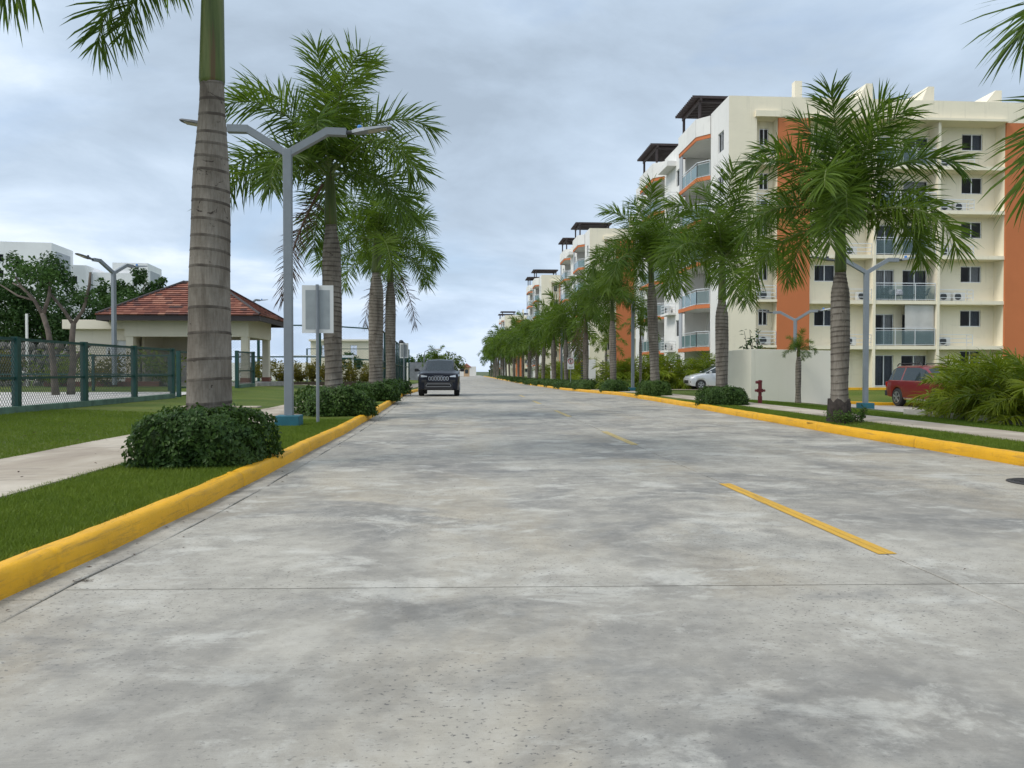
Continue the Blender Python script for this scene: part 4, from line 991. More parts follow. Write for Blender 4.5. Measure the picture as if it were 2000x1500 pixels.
# leafy plant looking over the boundary wall
pl = empty('rubber_plant', (12.1,30.2,0)); tag(pl, 'broad-leaved plant looking over the white boundary wall', 'plant')
rg = random.Random(77); b = MB(); st = MB()
for k in range(7):
    a = rg.uniform(0,6.28); tip = Vector((0.5*rg.uniform(-1.2,0.8), 0.3*rg.uniform(-1,1), 2.0+rg.uniform(0.1,0.95))); st.tube([(0,0,0),(tip.x*0.5,tip.y*0.5,tip.z*0.6),tuple(tip)], [0.03,0.02,0.008], 5)
    for j in range(16):
        f = rg.uniform(0.62,1.03); p = Vector((tip.x*f, tip.y*f, tip.z*f)); leaf(b, p, (rg.uniform(-1,1),rg.uniform(-1,0.3),rg.uniform(0.2,1)), 0.24*rg.uniform(0.7,1.1), 0.10, rg)
b.build('leaves', M_HEDGE, pl); st.build('stem', M_TWIG, pl)
# entrance pillars with lattice
en = empty('entrance_pillars', (9.1,50.8,zRt(9,50))); tag(en, 'white entrance pillars with dark lattice panels behind the young palm', 'gate')
for i, x in enumerate((-0.6, 0.75)):
    b = MB(); b.box(x,x+0.62,0,0.25,-0.2,2.0); b.build('pillar', M_WHITE, en, bevel=0.01)
for x in (-0.99, 0.36):
    b = MB()
    for k in range(10): b.box(x,x+0.36,0.08,0.13,0.1+0.18*k,0.2+0.18*k)
    b.box(x+0.14,x+0.20,0.05,0.07,0,1.95); b.build('lattice', M_DGREY, en)
tag(MB().box(-0.2,0.2,-0.2,0.2,0,1.7).box(-0.24,0.24,-0.24,0.24,1.7,1.8).build('gate_post', M_WHITE, bevel=0.01, loc=(9.0,74.5,zRt(9,74.5))), 'small white gate post far along the right sidewalk', 'post')

# fire hydrant
M_RED = plain('hydrant_red', (0.16,0.018,0.020), 0.45, var=0.3, scale=12)
hy = empty('fire_hydrant', (8.95,21.9,zRt(8.95,21.9))); tag(hy, 'dark red column fire hydrant on the right verge', 'hydrant'); hy.scale = (0.76,)*3
b = MB(); b.lathe([(0.085,-0.02),(0.085,0.30),(0.065,0.32),(0.065,0.52)], 14); b.build('standpipe', M_RED, hy, smooth=False)
b = MB(); b.lathe([(0.12,0.46),(0.12,0.50),(0.10,0.51),(0.10,0.55),(0.12,0.56),(0.12,0.60)], 14); b.lathe([(0.05,-0.2),(0.05,0.20)], 10, (0,0,0.53), 0, 'x'); b.build('flange', M_RED, hy)
b = MB(); b.lathe([(0.075,0.60),(0.075,0.86),(0.085,0.87),(0.085,0.93),(0.03,0.95)], 14); b.build('barrel', M_RED, hy)
b = MB(); b.lathe([(0.06,-0.17),(0.06,-0.05)], 10, (0,0,0.86), 0, 'x'); b.build('nozzle', M_RED, hy)
# manhole
b = MB(); b.lathe([(0.30,0.002),(0.30,0.008),(0.26,0.009),(0.26,0.006)], 28, (5.66,6.9,0)); 
for k in range(6): b.box(5.66-0.2,5.66+0.2,6.9-0.19+0.07*k,6.9-0.165+0.07*k,0.006,0.010)
tag(b.build('manhole_cover', plain('cast_iron', (0.045,0.04,0.038), 0.6, 0.5, var=0.3, scale=10)), 'dark cast-iron manhole cover at the right picture edge', 'manhole')

# ------------------------------------------------------------------ street lamps
M_POLE = plain('lamp_grey_paint', (0.22,0.245,0.27), 0.45, 0.2, var=0.08)
M_TEAL = plain('teal_paint', (0.015,0.12,0.16), 0.55, var=0.15, scale=5)
M_LENS = plain('lamp_lens', (0.42,0.40,0.32), 0.3, var=0.05)
M_BLUE = plain('blue_photocell', (0.04,0.20,0.55), 0.4, var=0)
def lamp(x, y, z, rz, label, H=4.75, base=True, arms=(-1,1), group='twin-arm street lamps', flat=False):
    t = empty('street_lamp', (x,y,z), rz); tag(t, label, 'lamp', group)
    if base: b = MB(); b.box(-0.21,0.21,-0.21,0.21,-0.1,0.19); b.build('base_block', M_TEAL, t, bevel=0.012)
    b = MB(); b.bar((0,0,0.10),(0,0,H+0.02),0.145,0.145); b.build('pole', M_POLE, t, bevel=0.01)
    for s in arms:
        b = MB(); e = (s*0.70,0,H+0.36); e2 = (s*1.02,0,H+0.35)
        b.bar((s*0.0,0,H-0.06),(s*0.70,0,H+0.36),0.12,0.13,up=(0,1,0)); b.bar((s*0.665,0,H+0.352),e2,0.125,0.135,up=(0,1,0)); a_ = b.build('arm', M_POLE, t)
        b = MB(); b.tube([(s*1.0,0,H+0.35),(s*1.16,0,H+0.36)],0.035,10); b.build('bracket', M_DGREY, a_)
        # head: flat tapering housing
        h = MB(); d = Vector((s*math.cos(0.16),0,math.sin(0.16))); up = Vector((-s*math.sin(0.16),0,math.cos(0.16))); o = Vector((s*1.12,0,H+0.36)); ring = []
        for (f, wd, th) in ((0,0.05,0.05),(0.08,0.09,0.07),(0.22,0.12,0.065),(0.5,0.125,0.04),(0.66,0.10,0.03),(0.71,0.05,0.02)):
            c = o+d*f; ring.append([c+Vector((0,-wd,0))-up*th*0.5, c+Vector((0,wd,0))-up*th*0.5, c+Vector((0,wd*0.8,0))+up*th*0.5, c+Vector((0,-wd*0.8,0))+up*th*0.5])
        for r_ in ring: h.v += [tuple(q) for q in r_]
        for i in range(5):
            for j in range(4): h.f.append([i*4+j,i*4+(j+1)%4,(i+1)*4+(j+1)%4,(i+1)*4+j]); h.m.append(0)
        h.f += [[0,3,2,1],[20,21,22,23]]; h.m += [0,0]
        hd = h.build('lamp_head', M_DGREY if s < 0 else M_POLE, t)
        c = o+d*0.45-up*0.026; l_ = MB(); l_.bar(c-d*0.17, c+d*0.17, 0.17, 0.012, up=tuple(up)); l_.build('lens', M_LENS, hd)
        c = o+d*0.14+up*0.03; l_ = MB(); l_.lathe([(0.04,0),(0.045,0.05),(0.03,0.075)], 10, tuple(c)); l_.build('photocell', M_BLUE if s > 0 else M_BLACK, hd)
    return t
lamp(-3.09, 13.4, zL(-3.09,13.4), R(2), 'grey twin-arm street lamp on a teal block, left foreground', H=4.86)
lamp(-14.3, 31.5, zL(-14.3,31.5), R(70), 'grey street lamp inside the park, in front of the tiled roof', base=False)
lamp(-14.7, 52.0, 0.3, R(60), 'street lamp whose arms just show above the tiled roof', H=5.35, base=False)
lamp(13.14, 23.5, zRt(13.14,23.5), R(-6), 'grey twin-arm lamp on a blue base, in front of the apartment block', H=4.5)
lamp(15.8, 34.5, zRt(15.8,34.5), R(-35), 'grey street lamp standing behind the white boundary wall', H=3.75)
lamp(8.9, 38.6, zRt(8.9,38.6), R(4), 'grey lamp beside the slim yellow palm, right verge', arms=(-1,), group='single-arm street lamps', H=4.7)
lamp(8.3, 62.5, zRt(8.3,62.5), R(4), 'lamp pole behind the no-parking sign', arms=(-1,), group='single-arm street lamps', H=5.2)
def cobra(x, y, z, s, label, H=5.5):
    t = empty('street_lamp', (x,y,z)); tag(t, label, 'lamp', 'curved-arm street lamps')
    b = MB(); b.tube([(0,0,-0.1),(0,0,H-0.6)],0.06,8); b.build('pole', M_POLE, t)
    b = MB(); b.tube([(0,0,H-0.62),(s*0.1,0,H-0.2),(s*0.5,0,H),(s*1.3,0,H+0.02)],0.045,8); b.build('arm', M_POLE, t)
    b = MB(); b.box(min(s*1.25,s*1.9),max(s*1.25,s*1.9),-0.13,0.13,H-0.02,H+0.12); b.build('lamp_head', M_AC, t, bevel=0.03)
cobra(8.4, 92, zRt(8.4,92), -1, 'curved lamp with a white head among the right palms', 4.6)
cobra(8.3, 150, zRt(8.3,150), -1, 'farther curved lamp with a white head among the right palms', 4.8)
cobra(-4.4, 84, zr(84), 1, 'curved lamp rising left of the dark car roof', 3.9)
cobra(-4.5, 118, zr(118), 1, 'smaller curved lamp behind the dark car roof', 3.8)

# ------------------------------------------------------------------ signs
M_SIGNW = plain('sign_white', (0.66,0.68,0.68), 0.5, var=0.05)
M_SIGNG = plain('sign_back_grey', (0.33,0.36,0.37), 0.4, 0.3, var=0.12, scale=4)
M_SIGNR = plain('sign_red', (0.42,0.03,0.04), 0.5, var=0)
def panel_sign(x, y, z, wd, h, top, label):
    t = empty('panel_sign', (x,y,z)); tag(t, label, 'sign', 'white panel signs seen from behind')
    b = MB(); b.tube([(0,0,-0.1),(0,0,top+0.01)],0.030,10); b.build('post', M_POLE, t)
    b = MB(); b.box(-wd/2,wd/2,0.034,0.046,top-h,top); p = b.build('panel', M_SIGNW, t)
    b = MB(); b.box(-wd*0.385,wd*0.385,0.030,0.0335,top-h*0.92,top-h*0.10); b.build('back_plate', M_SIGNG, p)
panel_sign(-2.74, 14.2, zL(-2.74,14.2), 0.585, 0.90, 2.59, 'white panel sign on a thin pole, seen from behind, left verge')
panel_sign(-2.85, 36.0, zL(-2.85,36), 0.42, 0.72, 2.35, 'smaller white panel sign farther off, by the court fence')
t = empty('parking_sign', (7.63,52.5,zRt(7.45,56.5))); tag(t, 'white no-parking sign with a red circle among the right palms', 'sign')
b = MB(); b.tube([(0,0.03,-0.1),(0,0.03,2.2)],0.025,8); b.build('post', M_POLE, t)
b = MB(); b.box(-0.24,0.24,-0.005,0.005,1.38,2.2); pn = b.build('panel', M_SIGNW, t)
b = MB(); n = 24
for i in range(n):
    a, c = 2*math.pi*i/n, 2*math.pi*(i+1)/n; q = lambda r_, an: (r_*math.cos(an),-0.009,1.95+r_*math.sin(an)); b.quad(q(0.155,a),q(0.155,c),q(0.2,c),q(0.2,a))
b.bar((-0.13,-0.009,2.08),(0.13,-0.009,1.82),0.004,0.04,up=(0,1,0)); b.build('prohibition_ring', M_SIGNR, pn)
b = MB(); b.box(-0.06,-0.03,-0.007,-0.0055,1.86,2.04)
for zz in (1.86,1.935,2.01): b.box(-0.03,0.065,-0.007,-0.0055,zz,zz+0.03)
b.build('letter_e', M_BLACK, pn)
b = MB(); b.box(-0.17,0.17,-0.007,-0.0055,1.52,1.55); b.box(-0.14,0.14,-0.007,-0.0055,1.45,1.48); b.build('legend', M_BLACK, pn)

# ------------------------------------------------------------------ dog run on the left
M_GREEN = plain('fence_green_paint', (0.006,0.052,0.045), 0.45, var=0.2, scale=6)
M_WIRE = plain('chain_link_wire', (0.012,0.030,0.028), 0.6, 0.0, var=0)
M_GBASE = plain('fence_base_green', (0.10,0.17,0.125), 0.8, var=0.4, scale=3, bump=0.3)
M_ORANGEP = plain('orange_post', (0.42,0.12,0.02), 0.6, var=0.2, scale=5)
def link_mesh(wd, h, sp, r):
    b = MB()
    def clip(x0, sgn):
        # line z = sgn*(x-x0)*1.25
        pts = []
        m = 1.25*sgn; xs = sorted([(0-0)/m+x0 if m else 0, h/m+x0])
        a, c = max(0, xs[0]), min(wd, xs[1])
        if c-a < 0.01: return
        za, zc = m*(a-x0), m*(c-x0); b.bar((a,0.002*sgn,za),(c,0.002*sgn,zc),r,r,up=(0,1,0))
    k = -h/1.25
    while k < wd+h/1.25:
        clip(k, 1); clip(k, -1); k += sp
    return b.mesh('chain_link', M_WIRE)
LK = link_mesh(2.75, 1.32, 0.085, 0.0062)
def mesh_fence(name, p0, dirn, n, zf, label, h=1.5, step=2.75, skip=(), base=True, post=0.13, lk=LK, group=None, mid=True):
    d = Vector((*dirn,0)).normalized(); ang = math.atan2(d.y, d.x); o = Vector((*p0,0)); t = empty(name, (p0[0],p0[1],0)); tag(t, label, 'fence', group)
    zz = [zf(*(o+d*step*i).xy) for i in range(n+1)]
    for i in range(n+1):
        q = d*step*i; b = MB(); b.bar((0,0,0.0),(0,0,h+0.02),post,post); b.build('post', M_GREEN, t, loc=(q.x,q.y,zz[i]), rot=(0,0,ang))
    for i in range(n):
        if i in skip: continue
        q = d*step*i; q2 = d*step*(i+1); za, zb = zz[i], zz[i+1]
        for hh, w_ in (((h-0.03,0.06),(0.46*h,0.05)) if mid else ((h-0.03,0.06),)):
            b = MB(); b.bar((q.x,q.y,za+hh),(q2.x,q2.y,zb+hh),w_,w_); b.build('rail', M_GREEN, t)
        l_ = inst('chain_link', lk, t, (q.x,q.y,za+0.12), (0,0,ang)); l_.scale = (step/2.75, 1, (h-0.17)/1.32); tag(l_, kind='stuff')
        if base:
            b = MB(); s = Vector((-d.y,d.x,0))*0.09
            vs = [q+s*a+Vector((0,0,zq+zz_)) for (q, zq) in ((q,za),(q2,zb)) for a, zz_ in ((-1,-0.3),(1,-0.3),(1,0.125),(-1,0.125))]
            b.add([tuple(v_) for v_ in vs], [(0,1,2,3),(7,6,5,4),(0,4,5,1),(1,5,6,2),(2,6,7,3),(3,7,4,0)]); b.build('base_kerb', M_GBASE, t)
    return t
zF = lambda x, y: zL(x, y)
mesh_fence('mesh_fence', (-9.2,10.45), (0,1), 5, zF, 'green chain-link fence on a low green kerb, facing the sidewalk', h=1.54)
mesh_fence('mesh_fence', (-9.15,26.6), (0,1), 1, zF, 'short green chain-link fence panel behind the nearest palm trunk', h=1.50, step=2.3)
mesh_fence('mesh_fence', (-9.2,30.9), (0,1), 1, zF, 'last green chain-link panel before the pavilion', h=1.50, step=2.35)
mesh_fence('mesh_fence', (-22.0,28.6), (1,0), 4, zF, 'far green chain-link fence across the back of the dog run', h=1.35, base=False, post=0.08)
gate = empty('fence_gate', (-9.2,24.15,0)); tag(gate, 'narrow green gate post pair in the dog-run fence', 'gate')
for yy in (0.55,1.6):
    b = MB(); b.bar((0,yy,zL(-9.2,24)),(0,yy,zL(-9.2,24)+1.5),0.12,0.12); b.build('post', M_GREEN, gate)
b = MB(); b.bar((0,0.6,zL(-9.2,24)+1.47),(0,1.55,zL(-9.2,24)+1.47),0.05,0.05); b.bar((0,0.6,zL(-9.2,24)+0.3),(0,1.55,zL(-9.2,24)+0.3),0.05,0.05); b.build('gate_frame', M_GREEN, gate)
grid('gravel_yard', [-30,-22,-16,-12,-9.35], [8,12,16,20,24,27.5], lambda x, y: zL(x, y)+0.02, M_GRAVEL)
for x, y, lab in ((-10.55,16.9,'orange training post left of the nearest green fence post'),(-9.95,17.2,'orange training post right of the nearest green fence post')):
    b = MB(); b.box(-0.055,0.055,-0.055,0.055,-0.05,1.08); tag(b.build('training_post', M_ORANGEP, loc=(x,y,zL(x,y)), bevel=0.012), lab, 'post', 'orange training posts')
b = MB(); b.box(-0.04,0.04,-0.04,0.04,0,3.4); tag(b.build('white_pole', M_WHITE, loc=(-19.15,34,0.2)), 'thin white pole standing against the dark trees', 'pole')
# rubble wall at the far left, built of stones
M_STONE = plain('rubble_stone', (0.17,0.16,0.145), 0.95, var=0.4, scale=3, bump=0.5, bscale=12)
sw = empty('stone_wall', (-23.6,36.5,0.3)); tag(sw, 'grey rubble stone wall behind the dog run, at the left edge', 'wall')
stn = []
for k in range(5):
    rg = random.Random(900+k); bm = bmesh.new(); bmesh.ops.create_icosphere(bm, subdivisions=1, radius=0.5)
    for v in bm.verts: v.co *= rg.uniform(0.8,1.1)
    me = bpy.data.meshes.new('stone'); bm.to_mesh(me); bm.free(); me.materials.append(M_STONE); stn.append(me)
rg = random.Random(91)
for r_ in range(6):
    for i in range(24):
        inst('stone', rg.choice(stn), sw, (-4.5+i*0.42+0.2*(r_ % 2)+rg.uniform(-0.06,0.06), rg.uniform(-0.05,0.05), 0.15+r_*0.36), (rg.random()*3,rg.random()*3,rg.random()*3), (0.5,0.5,0.44))
for i in range(5):
    x = -22.5+i*2.4; shrub(x, 33.6, zL(x,33.6), 1.3, 1.5, 620, 0.20, M_CROTON if i % 2 else M_ARECA, '%s yellow-green shrub from the left below the stone wall' % ORD[i], 'shrub', 'yellow-green shrubs below the stone wall', 930+i)

# ------------------------------------------------------------------ pavilion with tiled hip roof and restroom
M_PAV = wall_mat('pavilion_cream', (0.72,0.66,0.53), 0.2)
M_PAVW = wall_mat('restroom_cream', (0.76,0.70,0.57), 0.2)
M_FASC = plain('dark_fascia', (0.030,0.022,0.022), 0.6, var=0.2)
def tile_mat():
    m = MN('clay_tile', rough=0.8); r = m.rand(); p = m.pos()
    c = m.ramp(m.math('ADD', m.math('MULTIPLY', r, 0.85), m.math('MULTIPLY', m.noise(p, 6, 3), 0.2)), [(0.12, (0.060,0.030,0.028)), (0.35, (0.17,0.055,0.036)), (0.65, (0.23,0.082,0.052)), (0.95, (0.33,0.15,0.10))])
    m.set('Base Color', c); return m.mat
M_TILE = tile_mat()
PX0, PX1, PY0, PY1 = -16.2, -9.1, 34.0, 39.4; EZ = 3.55; RZ = 1.78; PZ = 0.55
pv = empty('pavilion', (0,0,0)); tag(pv, 'open park pavilion with a red tiled hip roof on cream columns', 'pavilion')
b = MB(); b.box(PX0+0.3,PX1-0.2,PY0+0.2,PY1-0.2,0.0,PZ); b.build('floor_plinth', M_CONC, pv)
for (x, y) in ((PX1-0.9,PY0+0.9),(PX1-0.9,PY1-0.9),(PX0+3.9,PY0+0.9),(PX0+1.1,PY0+0.9),(PX0+3.9,PY1-0.9),(PX0+1.1,PY1-0.9)):
    b = MB(); b.box(x-0.16,x+0.16,y-0.16,y+0.16,PZ,EZ-0.05); c_ = b.build('column', M_PAV, pv, bevel=0.008)
    b = MB(); b.box(x-0.19,x+0.19,y-0.19,y+0.19,PZ,PZ+0.22); b.build('column_base', plain('terracotta_skirting', (0.22,0.085,0.06), 0.7, var=0.2) if 'terracotta_skirting' not in bpy.data.materials else bpy.data.materials['terracotta_skirting'], c_)
b = MB(); bz0 = EZ-0.90
b.box(PX0+0.9,PX1-0.70,PY0+0.70,PY0+0.98,bz0,EZ-0.06); b.box(PX0+0.9,PX1-0.70,PY1-0.98,PY1-0.70,bz0,EZ-0.06); b.box(PX1-0.98,PX1-0.70,PY0+0.98,PY1-0.98,bz0,EZ-0.06); b.box(PX0+0.9,PX0+1.18,PY0+0.98,PY1-0.98,bz0,EZ-0.06)
b.build('ring_beam', M_PAV, pv)
b = MB(); b.box(PX0+0.3,PX1-0.3,PY0+0.3,PY1-0.3,EZ-0.055,EZ+0.0); b.build('soffit', M_FASC, pv)
b = MB()
for (x0,x1,y0,y1) in ((PX0,PX1,PY0,PY0+0.06),(PX0,PX1,PY1-0.06,PY1),(PX0,PX0+0.06,PY0+0.06,PY1-0.06),(PX1-0.06,PX1,PY0+0.06,PY1-0.06)): b.box(x0,x1,y0,y1,EZ-0.22,EZ+0.02)
b.build('fascia', M_FASC, pv)
hw = (PY1-PY0)/2; yc = (PY0+PY1)/2; RA, RB = PX0+hw*1.05, PX1-hw*1.05
b = MB(); e = EZ+0.025
A_, B_, C_, D_, E1, F1 = (PX0,PY0,e),(PX1,PY0,e),(PX1,PY1,e),(PX0,PY1,e),(RA,yc,e+RZ-0.05),(RB,yc,e+RZ-0.05)
b.add([A_,B_,C_,D_,E1,F1], [(0,1,5,4),(1,2,5),(2,3,4,5),(3,0,4)]); roof = b.build('roof', M_FASC, pv)
def tiles():
    tm = MB(); tm.add([(-0.148,0,0.0),(0.148,0,0.0),(0.148,0,0.065),(-0.148,0,0.065),(-0.148,0.25,0.0),(0.148,0.25,0.0),(0.148,0.25,0.012),(-0.148,0.25,0.012)], [(0,1,2,3),(3,2,6,7),(0,3,7,4),(1,5,6,2)])
    me = tm.mesh('roof_tile', M_TILE); rest = MB(); cnt = 0; rg = random.Random(17)
    faces = [(Vector(A_),Vector(B_),Vector(F1),Vector(E1)),(Vector(B_),Vector(C_),Vector(F1),Vector(F1)),(Vector(D_),Vector(A_),Vector(E1),Vector(E1)),(Vector(C_),Vector(D_),Vector(E1),Vector(F1))]
    for fi, (a, c, d, e_) in enumerate(faces):
        ux = (c-a).normalized(); mid = (e_+d)/2-(a+c)/2; uy = (mid-ux*mid.dot(ux)); sl = uy.length; uy.normalize(); n = ux.cross(uy)
        rows = int(sl/0.205)
        for r_ in range(rows+1):
            f = r_*0.205/sl
            if f > 0.985: break
            l_ = a.lerp(e_, f); rr = c.lerp(d, f); w_ = (rr-l_).length; k = max(1, int(round(w_/0.30)))
            for i in range(k):
                p = l_ + ux*(w_*(i+0.5)/k) - uy*0.03 + n*(0.006+rg.uniform(0,0.006)); sx = min(1.05, w_/k/0.298)
                mt = Matrix((ux,uy,n)).transposed().to_4x4(); mt.translation = p
                mt = mt @ Matrix.Diagonal((sx,1,1,1))
                if cnt < 300 and fi < 2:
                    o = inst('roof_tile', me, roof); o.matrix_local = mt; cnt += 1
                else:
                    rest.add([tuple(mt @ Vector(v_)) for v_ in tm.v], tm.f)
    tag(rest.build('more_tiles', M_TILE, roof), kind='stuff')
    h = MB()
    for p, q in ((A_,E1),(B_,F1),(C_,F1),(D_,E1),(E1,F1)): h.tube([Vector(p)+Vector((0,0,0.05)), Vector(q)+Vector((0,0,0.07))], 0.07, 8)
    h.build('hip_ridge', M_FASC, roof)
tiles()
b = MB(); wallp(b, (PX0+1.2,PY1-1.4,0), (1,0,0), (0,-1,0), 2.9, PZ, EZ-0.1, [(1.55,2.75,PZ+0.9,PZ+1.95)]); b.box(PX0+1.2,PX0+1.32,PY0+1.8,PY1-1.4,PZ,EZ-0.1); b.build('room_wall', M_PAV, pv)
window(pv, (PX0+1.2,PY1-1.4,0), (1,0,0), (0,-1,0), (1.55,2.75,PZ+0.9,PZ+1.95), True)
b = MB(); b.box(PX0+2.2,PX1-2.6,PY0+2.2,PY0+2.7,PZ,PZ+0.42); b.box(PX0+2.2,PX0+3.4,PY0+2.2,PY0+2.7,PZ+0.42,PZ+0.95); b.build('bench_counter', M_CONC, pv)
rs = empty('restroom_block', (-18.05,35.4,0)); tag(rs, 'flat-roofed cream restroom block left of the tiled pavilion', 'building')
b = MB(); wallp(b, (0,0,0), (1,0,0), (0,-1,0), 2.9, 0.2, 3.0, [(2.05,2.75,0.5,2.5)]); b.quad((0,0,0.2),(0,0,3.0),(0,4,3.0),(0,4,0.2)); b.quad((2.9,0,0.2),(2.9,4,0.2),(2.9,4,3.0),(2.9,0,3.0)); b.build('wall', M_PAVW, rs)
b = MB(); b.box(-0.15,3.0,-0.35,4.2,3.0,3.42); b.build('roof_slab', M_PAVW, rs, bevel=0.01)
b = MB(); b.box(2.05,2.75,0.10,0.15,0.5,2.5); d_ = b.build('door', M_SIGNW, rs)
b = MB(); b.box(2.12,2.15,0.07,0.10,1.4,1.52); b.build('handle', M_DGREY, d_)
b = MB(); b.box(1.62,1.90,-0.012,-0.002,1.75,2.2); s_ = b.build('restroom_sign', M_SIGNW, rs)
b = MB(); b.lathe([(0.035,-0.018),(0.035,-0.0125)], 10, (1.76,0,2.10), 0, 'y'); b.add([(1.70,-0.016,1.85),(1.82,-0.016,1.85),(1.79,-0.016,2.05),(1.73,-0.016,2.05)], [(0,1,2,3)]); b.build('figure_mark', M_BLACK, s_)
b = MB(); b.box(-0.3,4.6,-1.6,-1.2,0.2,0.62); tag(b.build('planter_wall', plain('terracotta', (0.20,0.075,0.06), 0.8, var=0.25, scale=4), loc=(-18.05,35.4,0)), 'low terracotta planter wall in front of the restroom block', 'wall')

# ------------------------------------------------------------------ court, shrubs and things behind
LK2 = link_mesh(2.75, 3.9, 0.14, 0.0035)
def court_side(p0, dirn, n, step, h, label, mid, screen=False):
    d = Vector((*dirn,0)).normalized(); t = empty('court_fence', (*p0,0)); tag(t, label, 'fence', 'tall court fences'); ang = math.atan2(d.y, d.x)
    zb = lambda q: min(0.35, zL(p0[0]+q.x, p0[1]+q.y))
    for i in range(n+1):
        q = d*step*i; b = MB(); b.bar((q.x,q.y,zb(q)-0.1),(q.x,q.y,zb(q)+h),0.15,0.15); b.build('post', M_GREEN, t)
    for hh in ((h-0.03, h*0.47) if not mid else (h-0.03, h*0.5, h*0.25)):
        for i in range(n):
            q, q2 = d*step*i, d*step*(i+1); b = MB(); b.bar((q.x,q.y,zb(q)+hh),(q2.x,q2.y,zb(q2)+hh),0.085,0.085); b.build('rail', M_GREEN, t)
    for i in range(n):
        q = d*step*i; l_ = inst('chain_link', LK2, t, (q.x,q.y,zb(q)+0.05), (0,0,ang)); l_.scale = (step/2.75,1,(h-0.1)/3.9); tag(l_, kind='stuff')
        if screen:
            q2 = d*step*(i+1); b = MB(); s = Vector((-d.y,d.x,0))*0.04
            b.quad(tuple(q+s+Vector((0,0,zb(q)+0.1))),tuple(q2+s+Vector((0,0,zb(q2)+0.1))),tuple(q2+s+Vector((0,0,zb(q2)+h*0.62))),tuple(q+s+Vector((0,0,zb(q)+h*0.97)))); b.build('windscreen', M_NET, t)
m = MN('windscreen_net', (0.012,0.05,0.045), 0.8); m.see_through(0.25); M_NET = m.mat
court_side((-17.3,49.5), (1,0), 3, 3.95, 3.95, 'front of the tall green court fence, between the tiled roof and palms', False)
court_side((-5.45,49.5), (-0.035,1), 10, 4.0, 3.95, 'long side of the court fence running away from the street', False, True)
court_side((-18.5,89.5), (1,0), 3, 4.0, 3.95, 'far end of the tall court fence', False)
b = MB(); b.tube([(0,0,0),(0,0,4.9)],0.06,8); cp = b.build('camera_pole', M_BLACK, loc=(-6.95,90.5,zr(90)), ); tag(cp, 'black pole with a round floodlight at the far court corner', 'pole')
b = MB(); b.lathe([(0.10,-0.25),(0.30,0.1),(0.30,0.16)], 14, (-0.55,0,5.0), 0, 'y'); b.bar((0,0,4.85),(-0.5,0,5.15),0.08,0.08); b.build('floodlight', M_BLACK, cp)
grid('court_floor', [-17,-12,-7], [50,60,75,89], lambda x, y: zL(x,y)+0.012, plain('court_surface', (0.20,0.25,0.27), 0.8, var=0.1))
gl = empty('goal_frame', (-12.3,66,0.1)); tag(gl, 'white goal frame inside the court', 'goal')
for x in (-2.6,2.6):
    b = MB(); b.bar((x,0,-0.1),(x,0,2.2),0.16,0.16); b.build('post', M_SIGNW, gl)
b = MB(); b.bar((-2.7,0,2.25),(2.7,0,2.25),0.16,0.2); b.build('crossbar', M_SIGNW, gl)
random.seed(8)
for i in range(9):
    x = -13.0+i*0.92; shrub(x, 46.6+random.uniform(-0.4,0.4), zL(x,46.5), 0.72, random.uniform(1.35,1.85), 800, 0.17, M_CROTON, '%s yellow shrub from the left in front of the court' % ORD[i], 'shrub', 'yellow shrubs in front of the court', 950+i)
b = MB(); b.box(-15.0,-5.6,44.9,45.3,0.2,0.44)
tag(b.build('edging_strip', M_SOIL), kind='structure')
pth = MB()
for x0, x1 in zip([-15+i for i in range(10)], [-14+i for i in range(10)]): pth.quad((x0,42.2,zL(x0,42.2)+0.02),(x1,42.2,zL(x1,42.2)+0.02),(x1,43.3,zL(x1,43.3)+0.02),(x0,43.3,zL(x0,43.3)+0.02))
tag(pth.build('park_path', M_PAVE), kind='structure')
for i, (x, y) in enumerate(((-6.35,19.6),(-5.75,19.9),(-5.15,20.1))):
    b = MB(); b.box(x-0.3-0.55,x+0.3-0.55,y-0.22,y+0.22,zL(x-0.5,y)-0.02,zL(x-0.5,y)+0.03); tag(b.build('stepping_stone', M_PAVE, bevel=0.015), ['left','middle','right'][i]+' pale stepping stone in the lawn by the gate', 'stepping stone', 'stepping stones')
# house behind the court
hs = empty('house', (-20.2,100,-0.5)); tag(hs, 'beige two-storey house behind the court fence', 'house')
b = MB(); ops = [(3.0,4.0,3.6,5.0),(5.2,6.1,3.6,5.0),(1.0,2.0,3.6,5.0)]; wallp(b, (0,0,0), (1,0,0), (0,-1,0), 7.6, 0, 5.5, ops); b.quad((7.6,0,0),(7.6,8,0),(7.6,8,5.5),(7.6,0,5.5)); b.quad((0,0,5.5),(7.6,0,5.5),(7.6,8,5.5),(0,8,5.5)); b.quad((0,0,0),(0,0,5.5),(0,8,5.5),(0,8,0)); b.build('wall', M_PAVW, hs)
b = MB(); b.box(-0.2,7.8,-0.3,8.2,5.5,5.75); b.build('roof', M_PAVW, hs)
for op in ops: window(hs, (0,0,0), (1,0,0), (0,-1,0), op, False)
b = MB(); b.box(-60,-7.5,104,104.3,-0.6,2.2); tag(b.build('perimeter_wall', M_WHITE), 'long white perimeter wall behind the court', 'wall')
b = MB(); b.box(-8.9,-3.0,112,112.3,-0.7,2.35); tag(b.build('site_wall', plain('grey_panel', (0.22,0.235,0.27), 0.7, var=0.25, scale=1.2)), 'plain grey wall left of the dark car', 'wall')
